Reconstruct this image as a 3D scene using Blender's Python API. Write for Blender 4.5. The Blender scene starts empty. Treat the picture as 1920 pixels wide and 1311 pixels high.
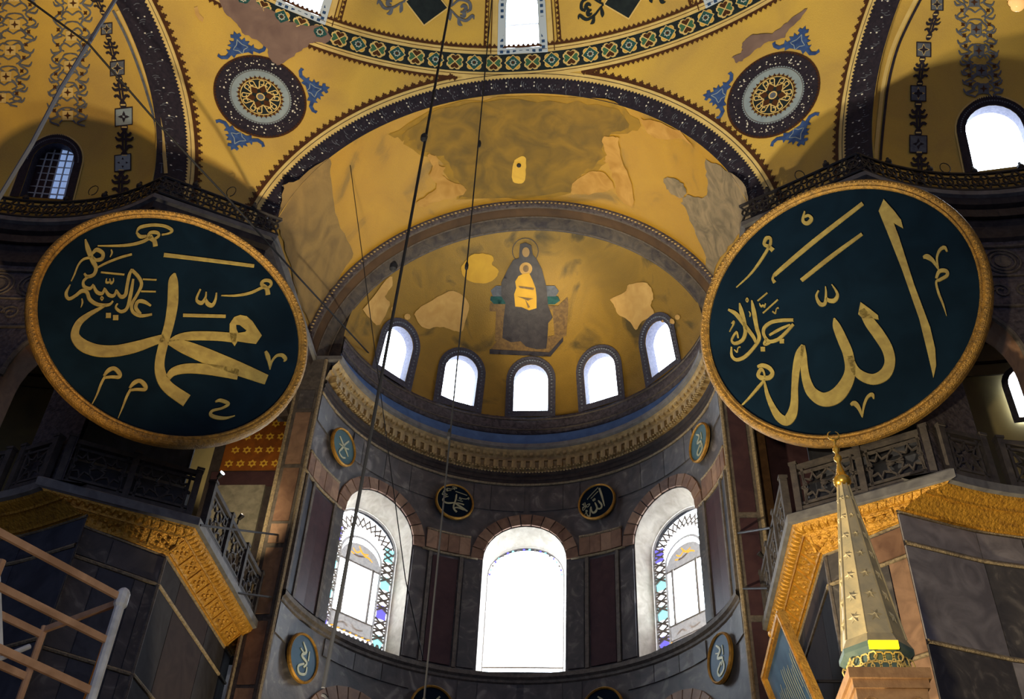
import bpy, math, random
from math import sin, cos, pi, radians as rad, degrees, sqrt, atan2, asin, hypot
from mathutils import Vector as V, Matrix
from mathutils.geometry import delaunay_2d_cdt
random.seed(7)
sc = bpy.context.scene
COL = sc.collection

# ------------------------------------------------------------------ camera
CAM = V((2.53244, -23.95582, 1.6))
RT, UP, FW = V((0.99638, 0.07466, 0.04066)), V((0.01824, -0.65494, 0.75546)), V((-0.08303, 0.75198, 0.65393))
FPX = 2000.0
cd = bpy.data.cameras.new('camera'); cam = bpy.data.objects.new('camera', cd); COL.objects.link(cam)
cd.sensor_fit = 'HORIZONTAL'; cd.sensor_width = 36; cd.lens = 36 * FPX / 1920; cd.clip_end = 300; cd.clip_start = .1
cam.matrix_world = Matrix(((RT.x, UP.x, -FW.x, CAM.x), (RT.y, UP.y, -FW.y, CAM.y), (RT.z, UP.z, -FW.z, CAM.z), (0, 0, 0, 1)))
sc.camera = cam
# ------------------------------------------------------------------ world, lights, exposure
w = bpy.data.worlds.new('sky'); sc.world = w; w.use_nodes = True
bg = w.node_tree.nodes['Background']; bg.inputs[0].default_value = (.50, .63, 1.0, 1); bg.inputs[1].default_value = .32
sc.view_settings.view_transform = 'Standard'; sc.view_settings.look = 'None'
sc.view_settings.exposure = 0.0; sc.view_settings.gamma = 1.0; sc.view_settings.use_curve_mapping = False

def spot(name, loc, target, energy, col, ang, blend=.3, size=.25):
    l = bpy.data.lights.new(name, 'SPOT'); l.energy = energy; l.color = col; l.spot_size = rad(ang); l.spot_blend = blend; l.shadow_soft_size = size
    o = bpy.data.objects.new(name, l); COL.objects.link(o); o.location = loc
    o.rotation_euler = (V(target) - V(loc)).to_track_quat('-Z', 'Y').to_euler(); return o
WARM = (1.0, .82, .50); WARM2 = (1.0, .90, .66)
# floodlights standing low in the nave, below the picture; last two added for effect
spot('floodlight_south', (-3.0, -10.5, 3.2), (11.0, -6.5, 21.0), 11000, WARM, 62, .25)
spot('floodlight_pier', (0.5, -24.5, 3.0), (9.4, -5.5, 12.0), 6000, WARM, 34, .35)
spot('floodlight_bema', (-0.4, -0.2, 2.6), (-6.6, -0.6, 15.0), 3600, WARM, 36, .12)
spot('floodlight_vault', (2.0, -8.5, 3.0), (-0.4, -2.0, 29.5), 3800, WARM2, 34, .7)
spot('floodlight_dome', (0.4, -12.0, 3.0), (0.4, -8.0, 32.0), 21000, WARM2, 68, .75)
spot('floodlight_north', (-0.2, -13.0, 3.0), (-12.6, -7.0, 29.5), 13000, (1.0, .70, .34), 34, .5)
spot('added_figure_glow', (1.5, -6.0, 3.0), (1.2, 4.9, 27.7), 30000, WARM, 13.0, 1.0)  # added narrow spot, stands in for the glint on the gold mosaic
spot('added_scaffold_fill', (4.5, -19.0, 2.0), (-3.2, -14.4, 6.6), 900, WARM2, 26, .5)  # added fill, only there to brighten the scaffold rails

# ------------------------------------------------------------------ helpers
def lin(c):
    r = []
    for v in c:
        v = v / 255.; r.append(v / 12.92 if v <= .04045 else ((v + .055) / 1.055) ** 2.4)
    return (*r, 1)
MATS = {}
def mat(name, c1, c2=None, scale=2., rough=.6, metal=0., bump=0., bscale=25., distort=.6, fine=0., emit=None, c3=None):
    if name in MATS: return MATS[name]
    m = bpy.data.materials.new(name); m.use_nodes = True; nt = m.node_tree; N = nt.nodes; L = nt.links
    b = N['Principled BSDF']; b.inputs['Roughness'].default_value = rough; b.inputs['Metallic'].default_value = metal
    b.inputs['Base Color'].default_value = lin(c1)
    if metal == 0: b.inputs['Specular IOR Level'].default_value = .2
    tc = N.new('ShaderNodeTexCoord')
    if c2:
        n = N.new('ShaderNodeTexNoise'); n.inputs['Scale'].default_value = scale; n.inputs['Detail'].default_value = 7; n.inputs['Distortion'].default_value = distort
        L.new(tc.outputs['Object'], n.inputs['Vector'])
        r = N.new('ShaderNodeValToRGB'); r.color_ramp.elements[0].position = .32; r.color_ramp.elements[1].position = .68
        r.color_ramp.elements[0].color = lin(c1); r.color_ramp.elements[1].color = lin(c2)
        if c3:
            e = r.color_ramp.elements.new(.56); e.color = lin(c3)
        L.new(n.outputs['Fac'], r.inputs[0]); out = r.outputs[0]
        if fine:
            n2 = N.new('ShaderNodeTexNoise'); n2.inputs['Scale'].default_value = bscale * 1.6; n2.inputs['Detail'].default_value = 4
            L.new(tc.outputs['Object'], n2.inputs['Vector'])
            mx = N.new('ShaderNodeMix'); mx.data_type = 'RGBA'; mx.blend_type = 'OVERLAY'; mx.inputs[0].default_value = fine
            L.new(out, mx.inputs[6]); L.new(n2.outputs['Fac'], mx.inputs[7]); out = mx.outputs[2]
        L.new(out, b.inputs['Base Color'])
    if bump:
        n3 = N.new('ShaderNodeTexNoise'); n3.inputs['Scale'].default_value = bscale; n3.inputs['Detail'].default_value = 5
        L.new(tc.outputs['Object'], n3.inputs['Vector'])
        bp = N.new('ShaderNodeBump'); bp.inputs['Strength'].default_value = bump; bp.inputs['Distance'].default_value = .05
        L.new(n3.outputs['Fac'], bp.inputs['Height']); L.new(bp.outputs[0], b.inputs['Normal'])
    if emit:
        b.inputs['Emission Color'].default_value = lin(emit[0]); b.inputs['Emission Strength'].default_value = emit[1]
    MATS[name] = m; return m
YEL = mat('gold_painted_plaster', (212, 176, 82), (186, 154, 84), .45, .55, 0, .15, 30, fine=.15)
CREAM = mat('cream_paint', (222, 196, 128), (206, 178, 112), 2, .6)
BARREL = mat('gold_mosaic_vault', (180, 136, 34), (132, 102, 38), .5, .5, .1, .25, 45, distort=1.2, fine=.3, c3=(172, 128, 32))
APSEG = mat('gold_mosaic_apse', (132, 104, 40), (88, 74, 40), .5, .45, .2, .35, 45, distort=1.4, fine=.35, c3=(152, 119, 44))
PATCH = mat('bare_plaster_patch', (206, 168, 104), (190, 150, 88), 2.5, .75)
PATCHG = mat('golden_plaster_patch', (218, 172, 62), (204, 158, 58), 2, .6)
STAIN = mat('grey_violet_stain', (134, 112, 104), (112, 92, 88), 1.6, .85)
GREYP = mat('grey_bare_plaster', (150, 130, 100), (108, 96, 76), 1.4, .85, 0, .2, 12, distort=2)
DARKORN = mat('dark_painted_band', (32, 30, 42), (48, 42, 54), 9, .7)
BROWN = mat('red_brown_paint', (80, 48, 26), (66, 40, 24), 5, .7)
BLUEP = mat('blue_paint', (62, 92, 150), (44, 66, 118), 6, .7)
PALEB = mat('pale_blue_paint', (150, 164, 172), (132, 148, 160), 3, .7)
TEAL = mat('teal_paint', (44, 92, 92), (30, 68, 72), 5, .7)
GREENP = mat('green_paint', (62, 104, 78), None, 1, .7)
INK = mat('blue_black_paint', (24, 32, 38), (34, 44, 48), 4, .7)
WHITEP = mat('white_paint', (214, 212, 202), None, 1, .7)
VINE = mat('grey_blue_paint', (106, 112, 124), (84, 88, 100), 6, .7)
MARBLE = mat('dark_grey_marble', (74, 71, 74), (128, 121, 118), 1.1, .45, 0, .08, 14, distort=2.5, c3=(92, 87, 87))
MARBLE2 = mat('grey_veined_marble', (74, 72, 74), (112, 106, 102), 1.6, .42, 0, .06, 14, distort=3, c3=(86, 82, 82))
GREYS = mat('smoky_grey_slab', (150, 143, 144), (114, 109, 112), 1.2, .5, 0, .06, 14, distort=2.5)
DKSL = mat('blackish_slab', (54, 52, 56), (40, 38, 42), 1.2, .85, distort=2.5); DKSL2 = mat('dark_brown_slab', (58, 48, 48), (46, 38, 40), 1.2, .85, distort=2.5)
PORPH = mat('purple_porphyry', (74, 52, 56), (60, 42, 48), 3, .4, 0, .05, 20)
PINKM = mat('pink_brown_marble', (140, 108, 88), (112, 84, 70), 2.2, .5, 0, .05, 14, distort=1.5)
PINKM2 = mat('pale_pink_marble', (164, 130, 106), (132, 104, 86), 2.2, .5, 0, .05, 14, distort=1.5)
FRAMEM = mat('carved_grey_moulding', (110, 100, 92), (82, 76, 72), 7, .6, 0, .35, 30)
ROPE = mat('rope_moulding', (170, 152, 122), (120, 106, 88), 14, .6, 0, .5, 40)
DARKM = mat('soot_dark_moulding', (50, 44, 46), (70, 62, 60), 5, .6, 0, .2, 24)
BLUEB = mat('blue_cornice_paint', (86, 118, 170), (72, 100, 146), 3, .7)
SLABG = mat('grey_slab', (122, 120, 120), (96, 94, 96), 4, .6)
GILT = mat('gilded_carving', (206, 152, 54), (158, 112, 42), 9, .42, .35, .8, 16, c3=(190, 138, 48))
GILTS = mat('gilded_wood', (198, 148, 58), (150, 108, 46), 6, .38, .45, .4, 30)
DENT = mat('worn_gilded_dentil', (186, 158, 104), (140, 116, 80), 5, .6, .05, .3, 25)
RIM = mat('gilded_rim', (172, 130, 58), (120, 92, 48), 9, .45, .35, .7, 34)
GREEN = mat('blue_green_lacquer', (4, 19, 32), (8, 27, 42), 1.1, .8)
GREEN.node_tree.nodes['Principled BSDF'].inputs['Specular IOR Level'].default_value = .08
LEAF = mat('gold_leaf_lettering', (168, 148, 80), (142, 122, 66), 5, .45, .25, .1, 30)
LEAF2 = mat('pale_gold_lettering', (178, 176, 140), (150, 150, 124), 5, .5, .15)
IRON = mat('black_iron', (30, 28, 32), (44, 40, 42), 8, .6, .2)
STONE = mat('pale_stone_slab', (150, 142, 126), (118, 112, 100), 4, .8, 0, .2, 20)
LATT = mat('weathered_marble_lattice', (84, 78, 76), (62, 58, 60), 5, .6, 0, .2, 20)
JAMB = mat('white_plaster_jamb', (206, 194, 176), (178, 164, 146), 4, .7)
TRAC = mat('plaster_tracery', (196, 186, 176), (164, 152, 144), 8, .7)
PANE = mat('daylight_pane', (255, 255, 255), emit=((224, 239, 255), 14.0))
PANEB = mat('blue_daylight_pane', (200, 220, 255), emit=((150, 178, 225), .55))
CYANG = mat('cyan_glass', (120, 210, 220), emit=((150, 225, 235), 1.6))
AMBER = mat('amber_glass', (230, 170, 50), emit=((235, 170, 60), 1.3))
VIOLET = mat('violet_glass', (110, 100, 220), emit=((120, 112, 230), 1.2))
def glow_through(m):              # thin plaster lets some of the daylight behind it through
    nt = m.node_tree; b = nt.nodes['Principled BSDF']; t = nt.nodes.new('ShaderNodeBsdfTranslucent'); t.inputs[0].default_value = (.55, .5, .46, 1); mx = nt.nodes.new('ShaderNodeMixShader'); mx.inputs[0].default_value = .05
    nt.links.new(b.outputs[0], mx.inputs[1]); nt.links.new(t.outputs[0], mx.inputs[2]); nt.links.new(mx.outputs[0], nt.nodes['Material Output'].inputs[0])
glow_through(TRAC)
WINDK = mat('dark_window_frame', (58, 58, 74), (82, 80, 92), 14, .7)
CHECK = mat('white_tile', (190, 204, 220), None, 1, .5)
CHECKB = mat('blue_tile', (46, 74, 116), None, 1, .5)
WOOD = mat('raw_wood', (196, 154, 122), (160, 122, 94), 3, .75, 0, .15, 18)
PAINTW = mat('white_painted_steel', (206, 206, 210), (176, 176, 180), 6, .5)
ORANGE = mat('orange_strap', (214, 130, 40), None, 1, .6)
ROBE = mat('dark_blue_mosaic', (38, 36, 46), (60, 56, 62), 4, .5, .1, .2, 50)
SKIN = mat('pale_mosaic', (170, 138, 92), None, 1, .6)
THRON = mat('bronze_mosaic', (128, 100, 58), (96, 74, 48), 9, .55, .15, .2, 50)
SPIREA = mat('beige_lead_cone', (186, 170, 134), (150, 142, 120), 3, .5, .1, .1, 18)
CABLE = mat('dark_cable', (26, 26, 30), None, 1, .7)
STEELB = mat('blue_grey_rod', (84, 92, 112), None, 1, .5)
GLASSL = mat('lamp_glass', (200, 170, 130), None, 1, .2, emit=((255, 190, 110), .9))
GLOWY = mat('yellow_lit_lamp', (255, 210, 40), None, 1, .4, emit=((255, 214, 20), 2.2))
CREAMW = mat('cream_gallery_wall', (176, 160, 112), (150, 138, 104), 1, .8)
FLOORM = mat('floor_marble', (120, 114, 106), (96, 92, 88), .6, .35)
CARVE = mat('carved_marble', (96, 88, 92), (60, 54, 60), 8, .65, 0, .9, 10)
PIERBL = mat('blue_grey_marble', (56, 58, 68), (76, 78, 88), 1.2, .5, 0, .05, 12, distort=2)

ORG = {}
def link(name, me, m, parent):
    o = bpy.data.objects.new(name, me); COL.objects.link(o)
    if m: me.materials.append(m)
    if parent is not None: o.parent = parent; ORG[o] = ORG.get(parent, V((0, 0, 0)))
    return o
def obj(name, vs, fs, m, parent=None, smooth=False, loc=None):
    org = ORG.get(parent, V((0, 0, 0))) if parent is not None else (V(loc) if loc is not None else V((0, 0, 0)))
    me = bpy.data.meshes.new(name); me.from_pydata([tuple(V(v) - org) for v in vs], [], fs); me.update()
    if smooth: me.polygons.foreach_set('use_smooth', [True] * len(me.polygons))
    o = link(name, me, m, parent)
    if parent is None: o.location = org; ORG[o] = org
    return o
def tag(o, label=None, cat=None, group=None, kind=None):
    if label: o['label'] = label
    if cat: o['category'] = cat
    if group: o['group'] = group
    if kind: o['kind'] = kind
    return o
def thing(name, label, cat, loc, group=None):
    o = bpy.data.objects.new(name, None); COL.objects.link(o); o.location = loc; ORG[o] = V(loc); o.empty_display_size = .2
    return tag(o, label, cat, group)
def struct(name, vs, fs, m, label, cat, smooth=False):
    return tag(obj(name, vs, fs, m, None, smooth), label, cat, None, 'structure')

class MB:
    """collects boxes, bars, tubes and quads into one mesh"""
    def __init__(s): s.v = []; s.f = []
    def add(s, vs, fs):
        n = len(s.v); s.v += [V(q) for q in vs]; s.f += [tuple(i + n for i in f) for f in fs]; return s
    def box(s, o, a, b, c):
        o, a, b, c = V(o), V(a), V(b), V(c)
        p = [o, o + a, o + a + b, o + b]; p += [q + c for q in p]
        f = [(0, 3, 2, 1), (4, 5, 6, 7), (0, 1, 5, 4), (1, 2, 6, 5), (2, 3, 7, 6), (3, 0, 4, 7)]
        if a.cross(b).dot(c) < 0: f = [t[::-1] for t in f]
        return s.add(p, f)
    def bar(s, p, q, wid, up, hgt):
        p, q = V(p), V(q); d = q - p
        if d.length < 1e-6: return s
        up = V(up).normalized(); sd = d.cross(up)
        if sd.length < 1e-6: sd = d.orthogonal()
        sd.normalize(); u2 = sd.cross(d).normalized()
        return s.box(p - sd * wid / 2 - u2 * hgt / 2, d, sd * wid, u2 * hgt)
    def tube(s, pts, r, n=8, cap=True):
        pts = [V(p) for p in pts]; rs = r if isinstance(r, (list, tuple)) else [r] * len(pts)
        vs = []; fs = []; prev = None
        for i, p in enumerate(pts):
            d = (pts[min(i + 1, len(pts) - 1)] - pts[max(i - 1, 0)]).normalized()
            if prev is None: a = d.orthogonal().normalized()
            else: a = (prev - d * prev.dot(d)).normalized()
            prev = a; b = d.cross(a)
            for k in range(n):
                t = 2 * pi * k / n; vs.append(p + (a * cos(t) + b * sin(t)) * rs[i])
        for i in range(len(pts) - 1):
            for k in range(n):
                k2 = (k + 1) % n; fs.append((i * n + k, i * n + k2, (i + 1) * n + k2, (i + 1) * n + k))
        if cap: fs.append(tuple(range(n))[::-1]); fs.append(tuple((len(pts) - 1) * n + k for k in range(n)))
        return s.add(vs, fs)
    def lathe(s, c, prof, n=16, rot=0.):
        c = V(c); vs = []; fs = []
        for r, z in prof:
            for k in range(n):
                t = rot + 2 * pi * k / n; vs.append(c + V((r * cos(t), r * sin(t), z)))
        for i in range(len(prof) - 1):
            for k in range(n):
                k2 = (k + 1) % n; fs.append((i * n + k, i * n + k2, (i + 1) * n + k2, (i + 1) * n + k))
        fs.append(tuple(range(n))[::-1]); fs.append(tuple((len(prof) - 1) * n + k for k in range(n)))
        return s.add(vs, fs)
    def build(s, name, m, parent=None, smooth=False, loc=None): return obj(name, s.v, s.f, m, parent, smooth, loc)

# rays through the photograph's pixels, met with the building's own surfaces
def ray(px, py): return (FW + RT * ((px - 960) / FPX) - UP * ((py - 655.5) / FPX)).normalized()
def hit_plane(px, py, P0, n): d = ray(px, py); n = V(n); return CAM + d * ((V(P0) - CAM).dot(n) / d.dot(n))
def hit_y(px, py, y): return hit_plane(px, py, (0, y, 0), (0, 1, 0))
def hit_z(px, py, z): return hit_plane(px, py, (0, 0, z), (0, 0, 1))
def hit_x(px, py, x): return hit_plane(px, py, (x, 0, 0), (1, 0, 0))
def hit_sph(px, py, C, R):
    d = ray(px, py); o = CAM - V(C); b = o.dot(d); D = b * b - o.dot(o) + R * R
    return CAM + d * (-b + sqrt(max(D, 0)))
def hit_cyl(px, py, R, cx=0, cy=0):
    d = ray(px, py); ox, oy = CAM.x - cx, CAM.y - cy; a = d.x ** 2 + d.y ** 2; b = ox * d.x + oy * d.y; c = ox * ox + oy * oy - R * R
    return CAM + d * ((-b + sqrt(max(b * b - a * c, 0))) / a)
def hit_bar(px, py, R, zc):
    d = ray(px, py); ox, oz = CAM.x, CAM.z - zc; a = d.x ** 2 + d.z ** 2; b = ox * d.x + oz * d.z; c = ox * ox + oz * oz - R * R
    return CAM + d * ((-b + sqrt(max(b * b - a * c, 0))) / a)

def pip(x, y, poly):
    r = False; j = len(poly) - 1
    for i in range(len(poly)):
        xi, yi = poly[i]; xj, yj = poly[j]
        if (yi > y) != (yj > y) and x < (xj - xi) * (y - yi) / (yj - yi) + xi: r = not r
        j = i
    return r
def fill(outer, holes=(), step=None):
    pts = []; ed = []
    if step:
        s0 = min(step) if isinstance(step, tuple) else step; o2 = []
        for i in range(len(outer)):
            a, b = outer[i], outer[(i + 1) % len(outer)]; k = max(1, int(hypot(b[0] - a[0], b[1] - a[1]) / s0))
            o2 += [(a[0] + (b[0] - a[0]) * j / k, a[1] + (b[1] - a[1]) * j / k) for j in range(k)]
        outer = o2
    for lp in [outer, *holes]:
        n = len(pts); pts += [V(p) for p in lp]; ed += [(n + i, n + (i + 1) % len(lp)) for i in range(len(lp))]
    if step:
        sx, sy = step if isinstance(step, tuple) else (step, step)
        xs = [p[0] for p in outer]; ys = [p[1] for p in outer]
        x = min(xs) + sx / 2
        while x < max(xs):
            y = min(ys) + sy / 2
            while y < max(ys):
                if pip(x, y, outer) and not any(pip(x, y, h) for h in holes): pts.append(V((x, y)))
                y += sy
            x += sx
    r = delaunay_2d_cdt(pts, ed, [], 0, 1e-5)
    vs = [(p.x, p.y) for p in r[0]]; fs = []
    for f in r[2]:
        cx = sum(vs[i][0] for i in f) / len(f); cy = sum(vs[i][1] for i in f) / len(f)
        if pip(cx, cy, outer) and not any(pip(cx, cy, h) for h in holes): fs.append(tuple(f))
    return vs, fs
def ptex(name, outer, mp, m, parent, holes=(), step=None, smooth=True):
    """a painted or thin laid shape: a 2-D outline mapped onto a surface"""
    vs, fs = fill(outer, holes, step); return obj(name, [mp(*v) for v in vs], fs, m, parent, smooth)
def spline(pts, n=5):
    out = []
    for i in range(len(pts) - 1):
        p0, p1, p2, p3 = pts[max(i - 1, 0)], pts[i], pts[i + 1], pts[min(i + 2, len(pts) - 1)]
        for k in range(n):
            t = k / n
            out.append(tuple(.5 * (2 * b + (c - a) * t + (2 * a - 5 * b + 4 * c - d) * t * t + (3 * b - a - 3 * c + d) * t ** 3) for a, b, c, d in zip(p0, p1, p2, p3)))
    out.append(tuple(pts[-1])); return out
def ribbon(mb, pts, mp, n=5, thick=.03, mpb=None):
    """pen stroke of changing width; mp maps its outline to the face, mpb to the ground below"""
    c = spline(pts, n) if len(pts) > 2 else [tuple(p) for p in pts]
    Lf = []; Rg = []
    for i, (x, y, wd) in enumerate(c):
        a = c[max(i - 1, 0)]; b = c[min(i + 1, len(c) - 1)]; dx, dy = b[0] - a[0], b[1] - a[1]; l = hypot(dx, dy) or 1
        wd = max(wd, 1e-3) / 2; Lf.append((x - dy / l * wd, y + dx / l * wd)); Rg.append((x + dy / l * wd, y - dx / l * wd))
    k = len(c); vs = [mp(*p) for p in Lf] + [mp(*p) for p in Rg]
    fs = [(i, i + 1, k + i + 1, k + i) for i in range(k - 1)]
    if mpb:
        vs += [mpb(*p) for p in Lf] + [mpb(*p) for p in Rg]
        fs += [(i, 2 * k + i, 2 * k + i + 1, i + 1) for i in range(k - 1)] + [(k + i, k + i + 1, 3 * k + i + 1, 3 * k + i) for i in range(k - 1)]
        fs += [(0, k, 3 * k, 2 * k), (k - 1, 3 * k - 1, 4 * k - 1, 2 * k - 1)]
    mb.add(vs, fs)
def flatpoly(mb, outer, mp, mpb=None, holes=()):
    vs, fs = fill(outer, holes); mb.add([mp(*v) for v in vs], fs)
    if mpb:
        for lp in [outer, *holes]:
            k = len(lp); mb.add([mp(*p) for p in lp] + [mpb(*p) for p in lp], [(i, (i + 1) % k, k + (i + 1) % k, k + i) for i in range(k)])

def offset_path(path, o, closed=False):
    """shift a plan polyline to its left by o with mitred corners"""
    n = len(path); out = []
    for i in range(n):
        a = V(path[i - 1]) if i > 0 else None; b = V(path[i]); c = V(path[i + 1]) if i < n - 1 else None
        d1 = (b - a).normalized() if a is not None else None; d2 = (c - b).normalized() if c is not None else None
        if d1 is None: d1 = d2
        if d2 is None: d2 = d1
        n1 = V((-d1.y, d1.x)); n2 = V((-d2.y, d2.x)); m_ = (n1 + n2)
        m_ = m_ / max(m_.dot(n1), .3); out.append(b + m_ * o)
    return out
def sweep(path, prof, name, m, parent=None, smooth=False, kindlabel=None, cat='trim'):
    vs = []; fs = []; n = len(path)
    for o, z in prof:
        vs += [(p.x, p.y, z) for p in offset_path(path, o)]
    for j in range(len(prof) - 1):
        for i in range(n - 1): fs.append((j * n + i, j * n + i + 1, (j + 1) * n + i + 1, (j + 1) * n + i))
    o = obj(name, vs, fs, m, parent, smooth)
    if kindlabel: tag(o, kindlabel, cat, None, 'structure')
    return o
def arch2(hw, z0, zs, n=14, rise=None):
    """outline of a round-headed opening"""
    rise = hw if rise is None else rise
    return [(-hw, z0), (hw, z0)] + [(hw * cos(pi * k / n), zs + rise * sin(pi * k / n)) for k in range(n + 1)]

# ------------------------------------------------------------------ building: the apse
RA = 6.0; ZC = 23.1; CA = V((0, 0, 24.45))
def mapA(u, z, off=0.): t = u / RA; return V(((RA + off) * sin(t), (RA + off) * cos(t), z))
def mapS(u, v, off=0.):           # apse semidome: u, v in metres of arc
    t, p = u / RA, v / RA; r = RA + off; return CA + V((r * cos(p) * sin(t), r * cos(p) * cos(t), r * sin(p)))
D2U = pi / 180 * RA
WIN_A = [-48.0, 0.0, 48.0]
def shifted(poly, du): return [(x + du, y) for x, y in poly]
vs, fs = fill([(-82 * D2U, 0), (82 * D2U, 0), (82 * D2U, 22.9), (-82 * D2U, 22.9)], [shifted(arch2(1.335, 14.95, 18.65, 16, 1.33), a * D2U) for a in WIN_A], (.45, 1.1))
wall_apse = struct('wall_apse', [mapA(*v) for v in vs], fs, MARBLE, 'curved apse wall clad in dark grey marble', 'wall', True)

def cslab(t0, t1, z0, z1, off, m, name, parent, n=None):
    n = n or max(1, int(abs(t1 - t0) / 4)); v = []; f = []
    for i in range(n + 1):
        u = (t0 + (t1 - t0) * i / n) * D2U
        v += [mapA(u, z0, -off), mapA(u, z1, -off), mapA(u, z0, .02), mapA(u, z1, .02)]
    for i in range(n):
        a = 4 * i; b = a + 4
        f += [(a, b, b + 1, a + 1), (a + 1, b + 1, b + 3, a + 3), (b, a, a + 2, b + 2)]
    f += [(0, 1, 3, 2), (4 * n + 1, 4 * n, 4 * n + 2, 4 * n + 3)]
    return obj(name, v, f, m, parent)
def arcpath(t0, t1, r, n): return [(r * sin(rad(t0 + (t1 - t0) * i / n)), r * cos(rad(t0 + (t1 - t0) * i / n))) for i in range(n + 1)]
def ring_rope(t0, t1, z, r=.045, m=ROPE, name='rope_moulding'):
    n = max(2, int(abs(t1 - t0) / 2)); mb = MB(); mb.tube([mapA((t0 + (t1 - t0) * i / n) * D2U, z, -.03) for i in range(n + 1)], r, 6); return mb.build(name, m, wall_apse, True)
def vert_rope(t, z0, z1, r=.04, m=FRAMEM, name='upright_moulding'):
    mb = MB(); mb.tube([mapA(t * D2U, z0, -.03), mapA(t * D2U, z1, -.03)], r, 6); return mb.build(name, m, wall_apse)
for s in (-1, 1):
    for a, b, z0, z1, m, nm in ((20.4, 28.3, 15.02, 18.52, PORPH, 'porphyry_panel'), (66.2, 76.2, 15.02, 18.52, PORPH, 'porphyry_panel'),
                                (13.6, 18.4, 15.02, 18.52, MARBLE2, 'marble_panel'), (30.2, 34.8, 15.02, 18.52, MARBLE, 'marble_panel'),
                                (61.3, 64.6, 15.02, 18.52, MARBLE2, 'marble_panel'), (77.6, 80.6, 15.02, 18.52, PIERBL, 'marble_panel')):
        cslab(s * a, s * b, z0, z1, .05, m, nm, wall_apse) if s > 0 else cslab(s * b, s * a, z0, z1, .05, m, nm, wall_apse)
    for t in (19.4, 29.25, 65.4, 76.9, 81.2): cslab(min(s * (t - .55), s * (t + .55)), max(s * (t - .55), s * (t + .55)), 14.97, 18.62, .09, FRAMEM, 'upright_moulding', wall_apse, 1)
    # pink string course between the arches, in single blocks
    for a, b, k in ((16.9, 31.0, 4), (65.0, 81.9, 5)):
        for i in range(k):
            t0, t1 = a + (b - a) * i / k + .06, a + (b - a) * (i + 1) / k - .06
            cslab(min(s * t0, s * t1), max(s * t0, s * t1), 18.74, 19.36, .06 + .012 * (i % 2), (PINKM, PINKM2)[(i * 7 + (s > 0)) % 3 == 0], 'course_block', wall_apse, 1)
        ring_rope(s * a, s * b, 19.42); ring_rope(s * (a - 2.5), s * (b + 1), 18.68)
    # slabs of the zone above the windows
    for a, b in ((1, 11.5), (11.7, 17.0), (30.0, 38.5), (38.7, 48), (48.2, 57.5), (57.7, 62.0), (74.0, 81.9)):
        cslab(min(s * a, s * b), max(s * a, s * b), 20.55, 21.5, .035, MARBLE if int(a) % 2 else MARBLE2 if a > 70 else MARBLE, 'marble_panel', wall_apse)
    for a, b in ((1, 12), (12.2, 17.6), (31.5, 40), (40.2, 49), (49.2, 60), (75.5, 81.9)):
        cslab(min(s * a, s * b), max(s * a, s * b), 13.75 if a > 60 or a < 20 else 14.1, 14.6, .035, MARBLE2 if int(a) % 3 == 0 else MARBLE, 'marble_panel', wall_apse)
for wi, a in enumerate(WIN_A):
    n = 13
    for k in range(n):
        t0, t1 = pi * k / n + .012, pi * (k + 1) / n - .012; pts = [(1.36 * cos(t0), 1.36 * sin(t0)), (1.75 * cos(t0), 1.75 * sin(t0)), (1.75 * cos(t1), 1.75 * sin(t1)), (1.36 * cos(t1), 1.36 * sin(t1))]
        v = [mapA(a * D2U + x, 18.66 + z, -.07) for x, z in pts] + [mapA(a * D2U + x, 18.66 + z, .03) for x, z in pts]
        obj('voussoir', v, [(0, 1, 2, 3), (1, 5, 6, 2), (0, 4, 5, 1), (2, 6, 7, 3), (3, 7, 4, 0)], PINKM2 if k % 3 == 1 else PINKM, wall_apse)
    if a:
        for k in range(2, 11):                      # heads of the lower row of arches
            t0, t1 = pi * k / n + .012, pi * (k + 1) / n - .012; pts = [(1.30 * cos(t0), 1.30 * sin(t0)), (1.75 * cos(t0), 1.75 * sin(t0)), (1.75 * cos(t1), 1.75 * sin(t1)), (1.30 * cos(t1), 1.30 * sin(t1))]
            v = [mapA(a * D2U + x, 11.84 + z, -.07) for x, z in pts] + [mapA(a * D2U + x, 11.84 + z, .03) for x, z in pts]
            obj('voussoir', v, [(0, 1, 2, 3), (1, 5, 6, 2), (0, 4, 5, 1), (2, 6, 7, 3), (3, 7, 4, 0)], PINKM2, wall_apse)
apath = [V(p) for p in arcpath(-82, 82, RA, 82)]
sweep(apath, [(0, 14.97), (-.12, 14.93), (-.12, 14.8), (-.05, 14.74), (-.05, 14.66), (0, 14.62)], 'trim_sill', FRAMEM, None, False, 'carved sill moulding under the three tall apse windows')
ring_rope(-82, 82, 21.58)

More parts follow.
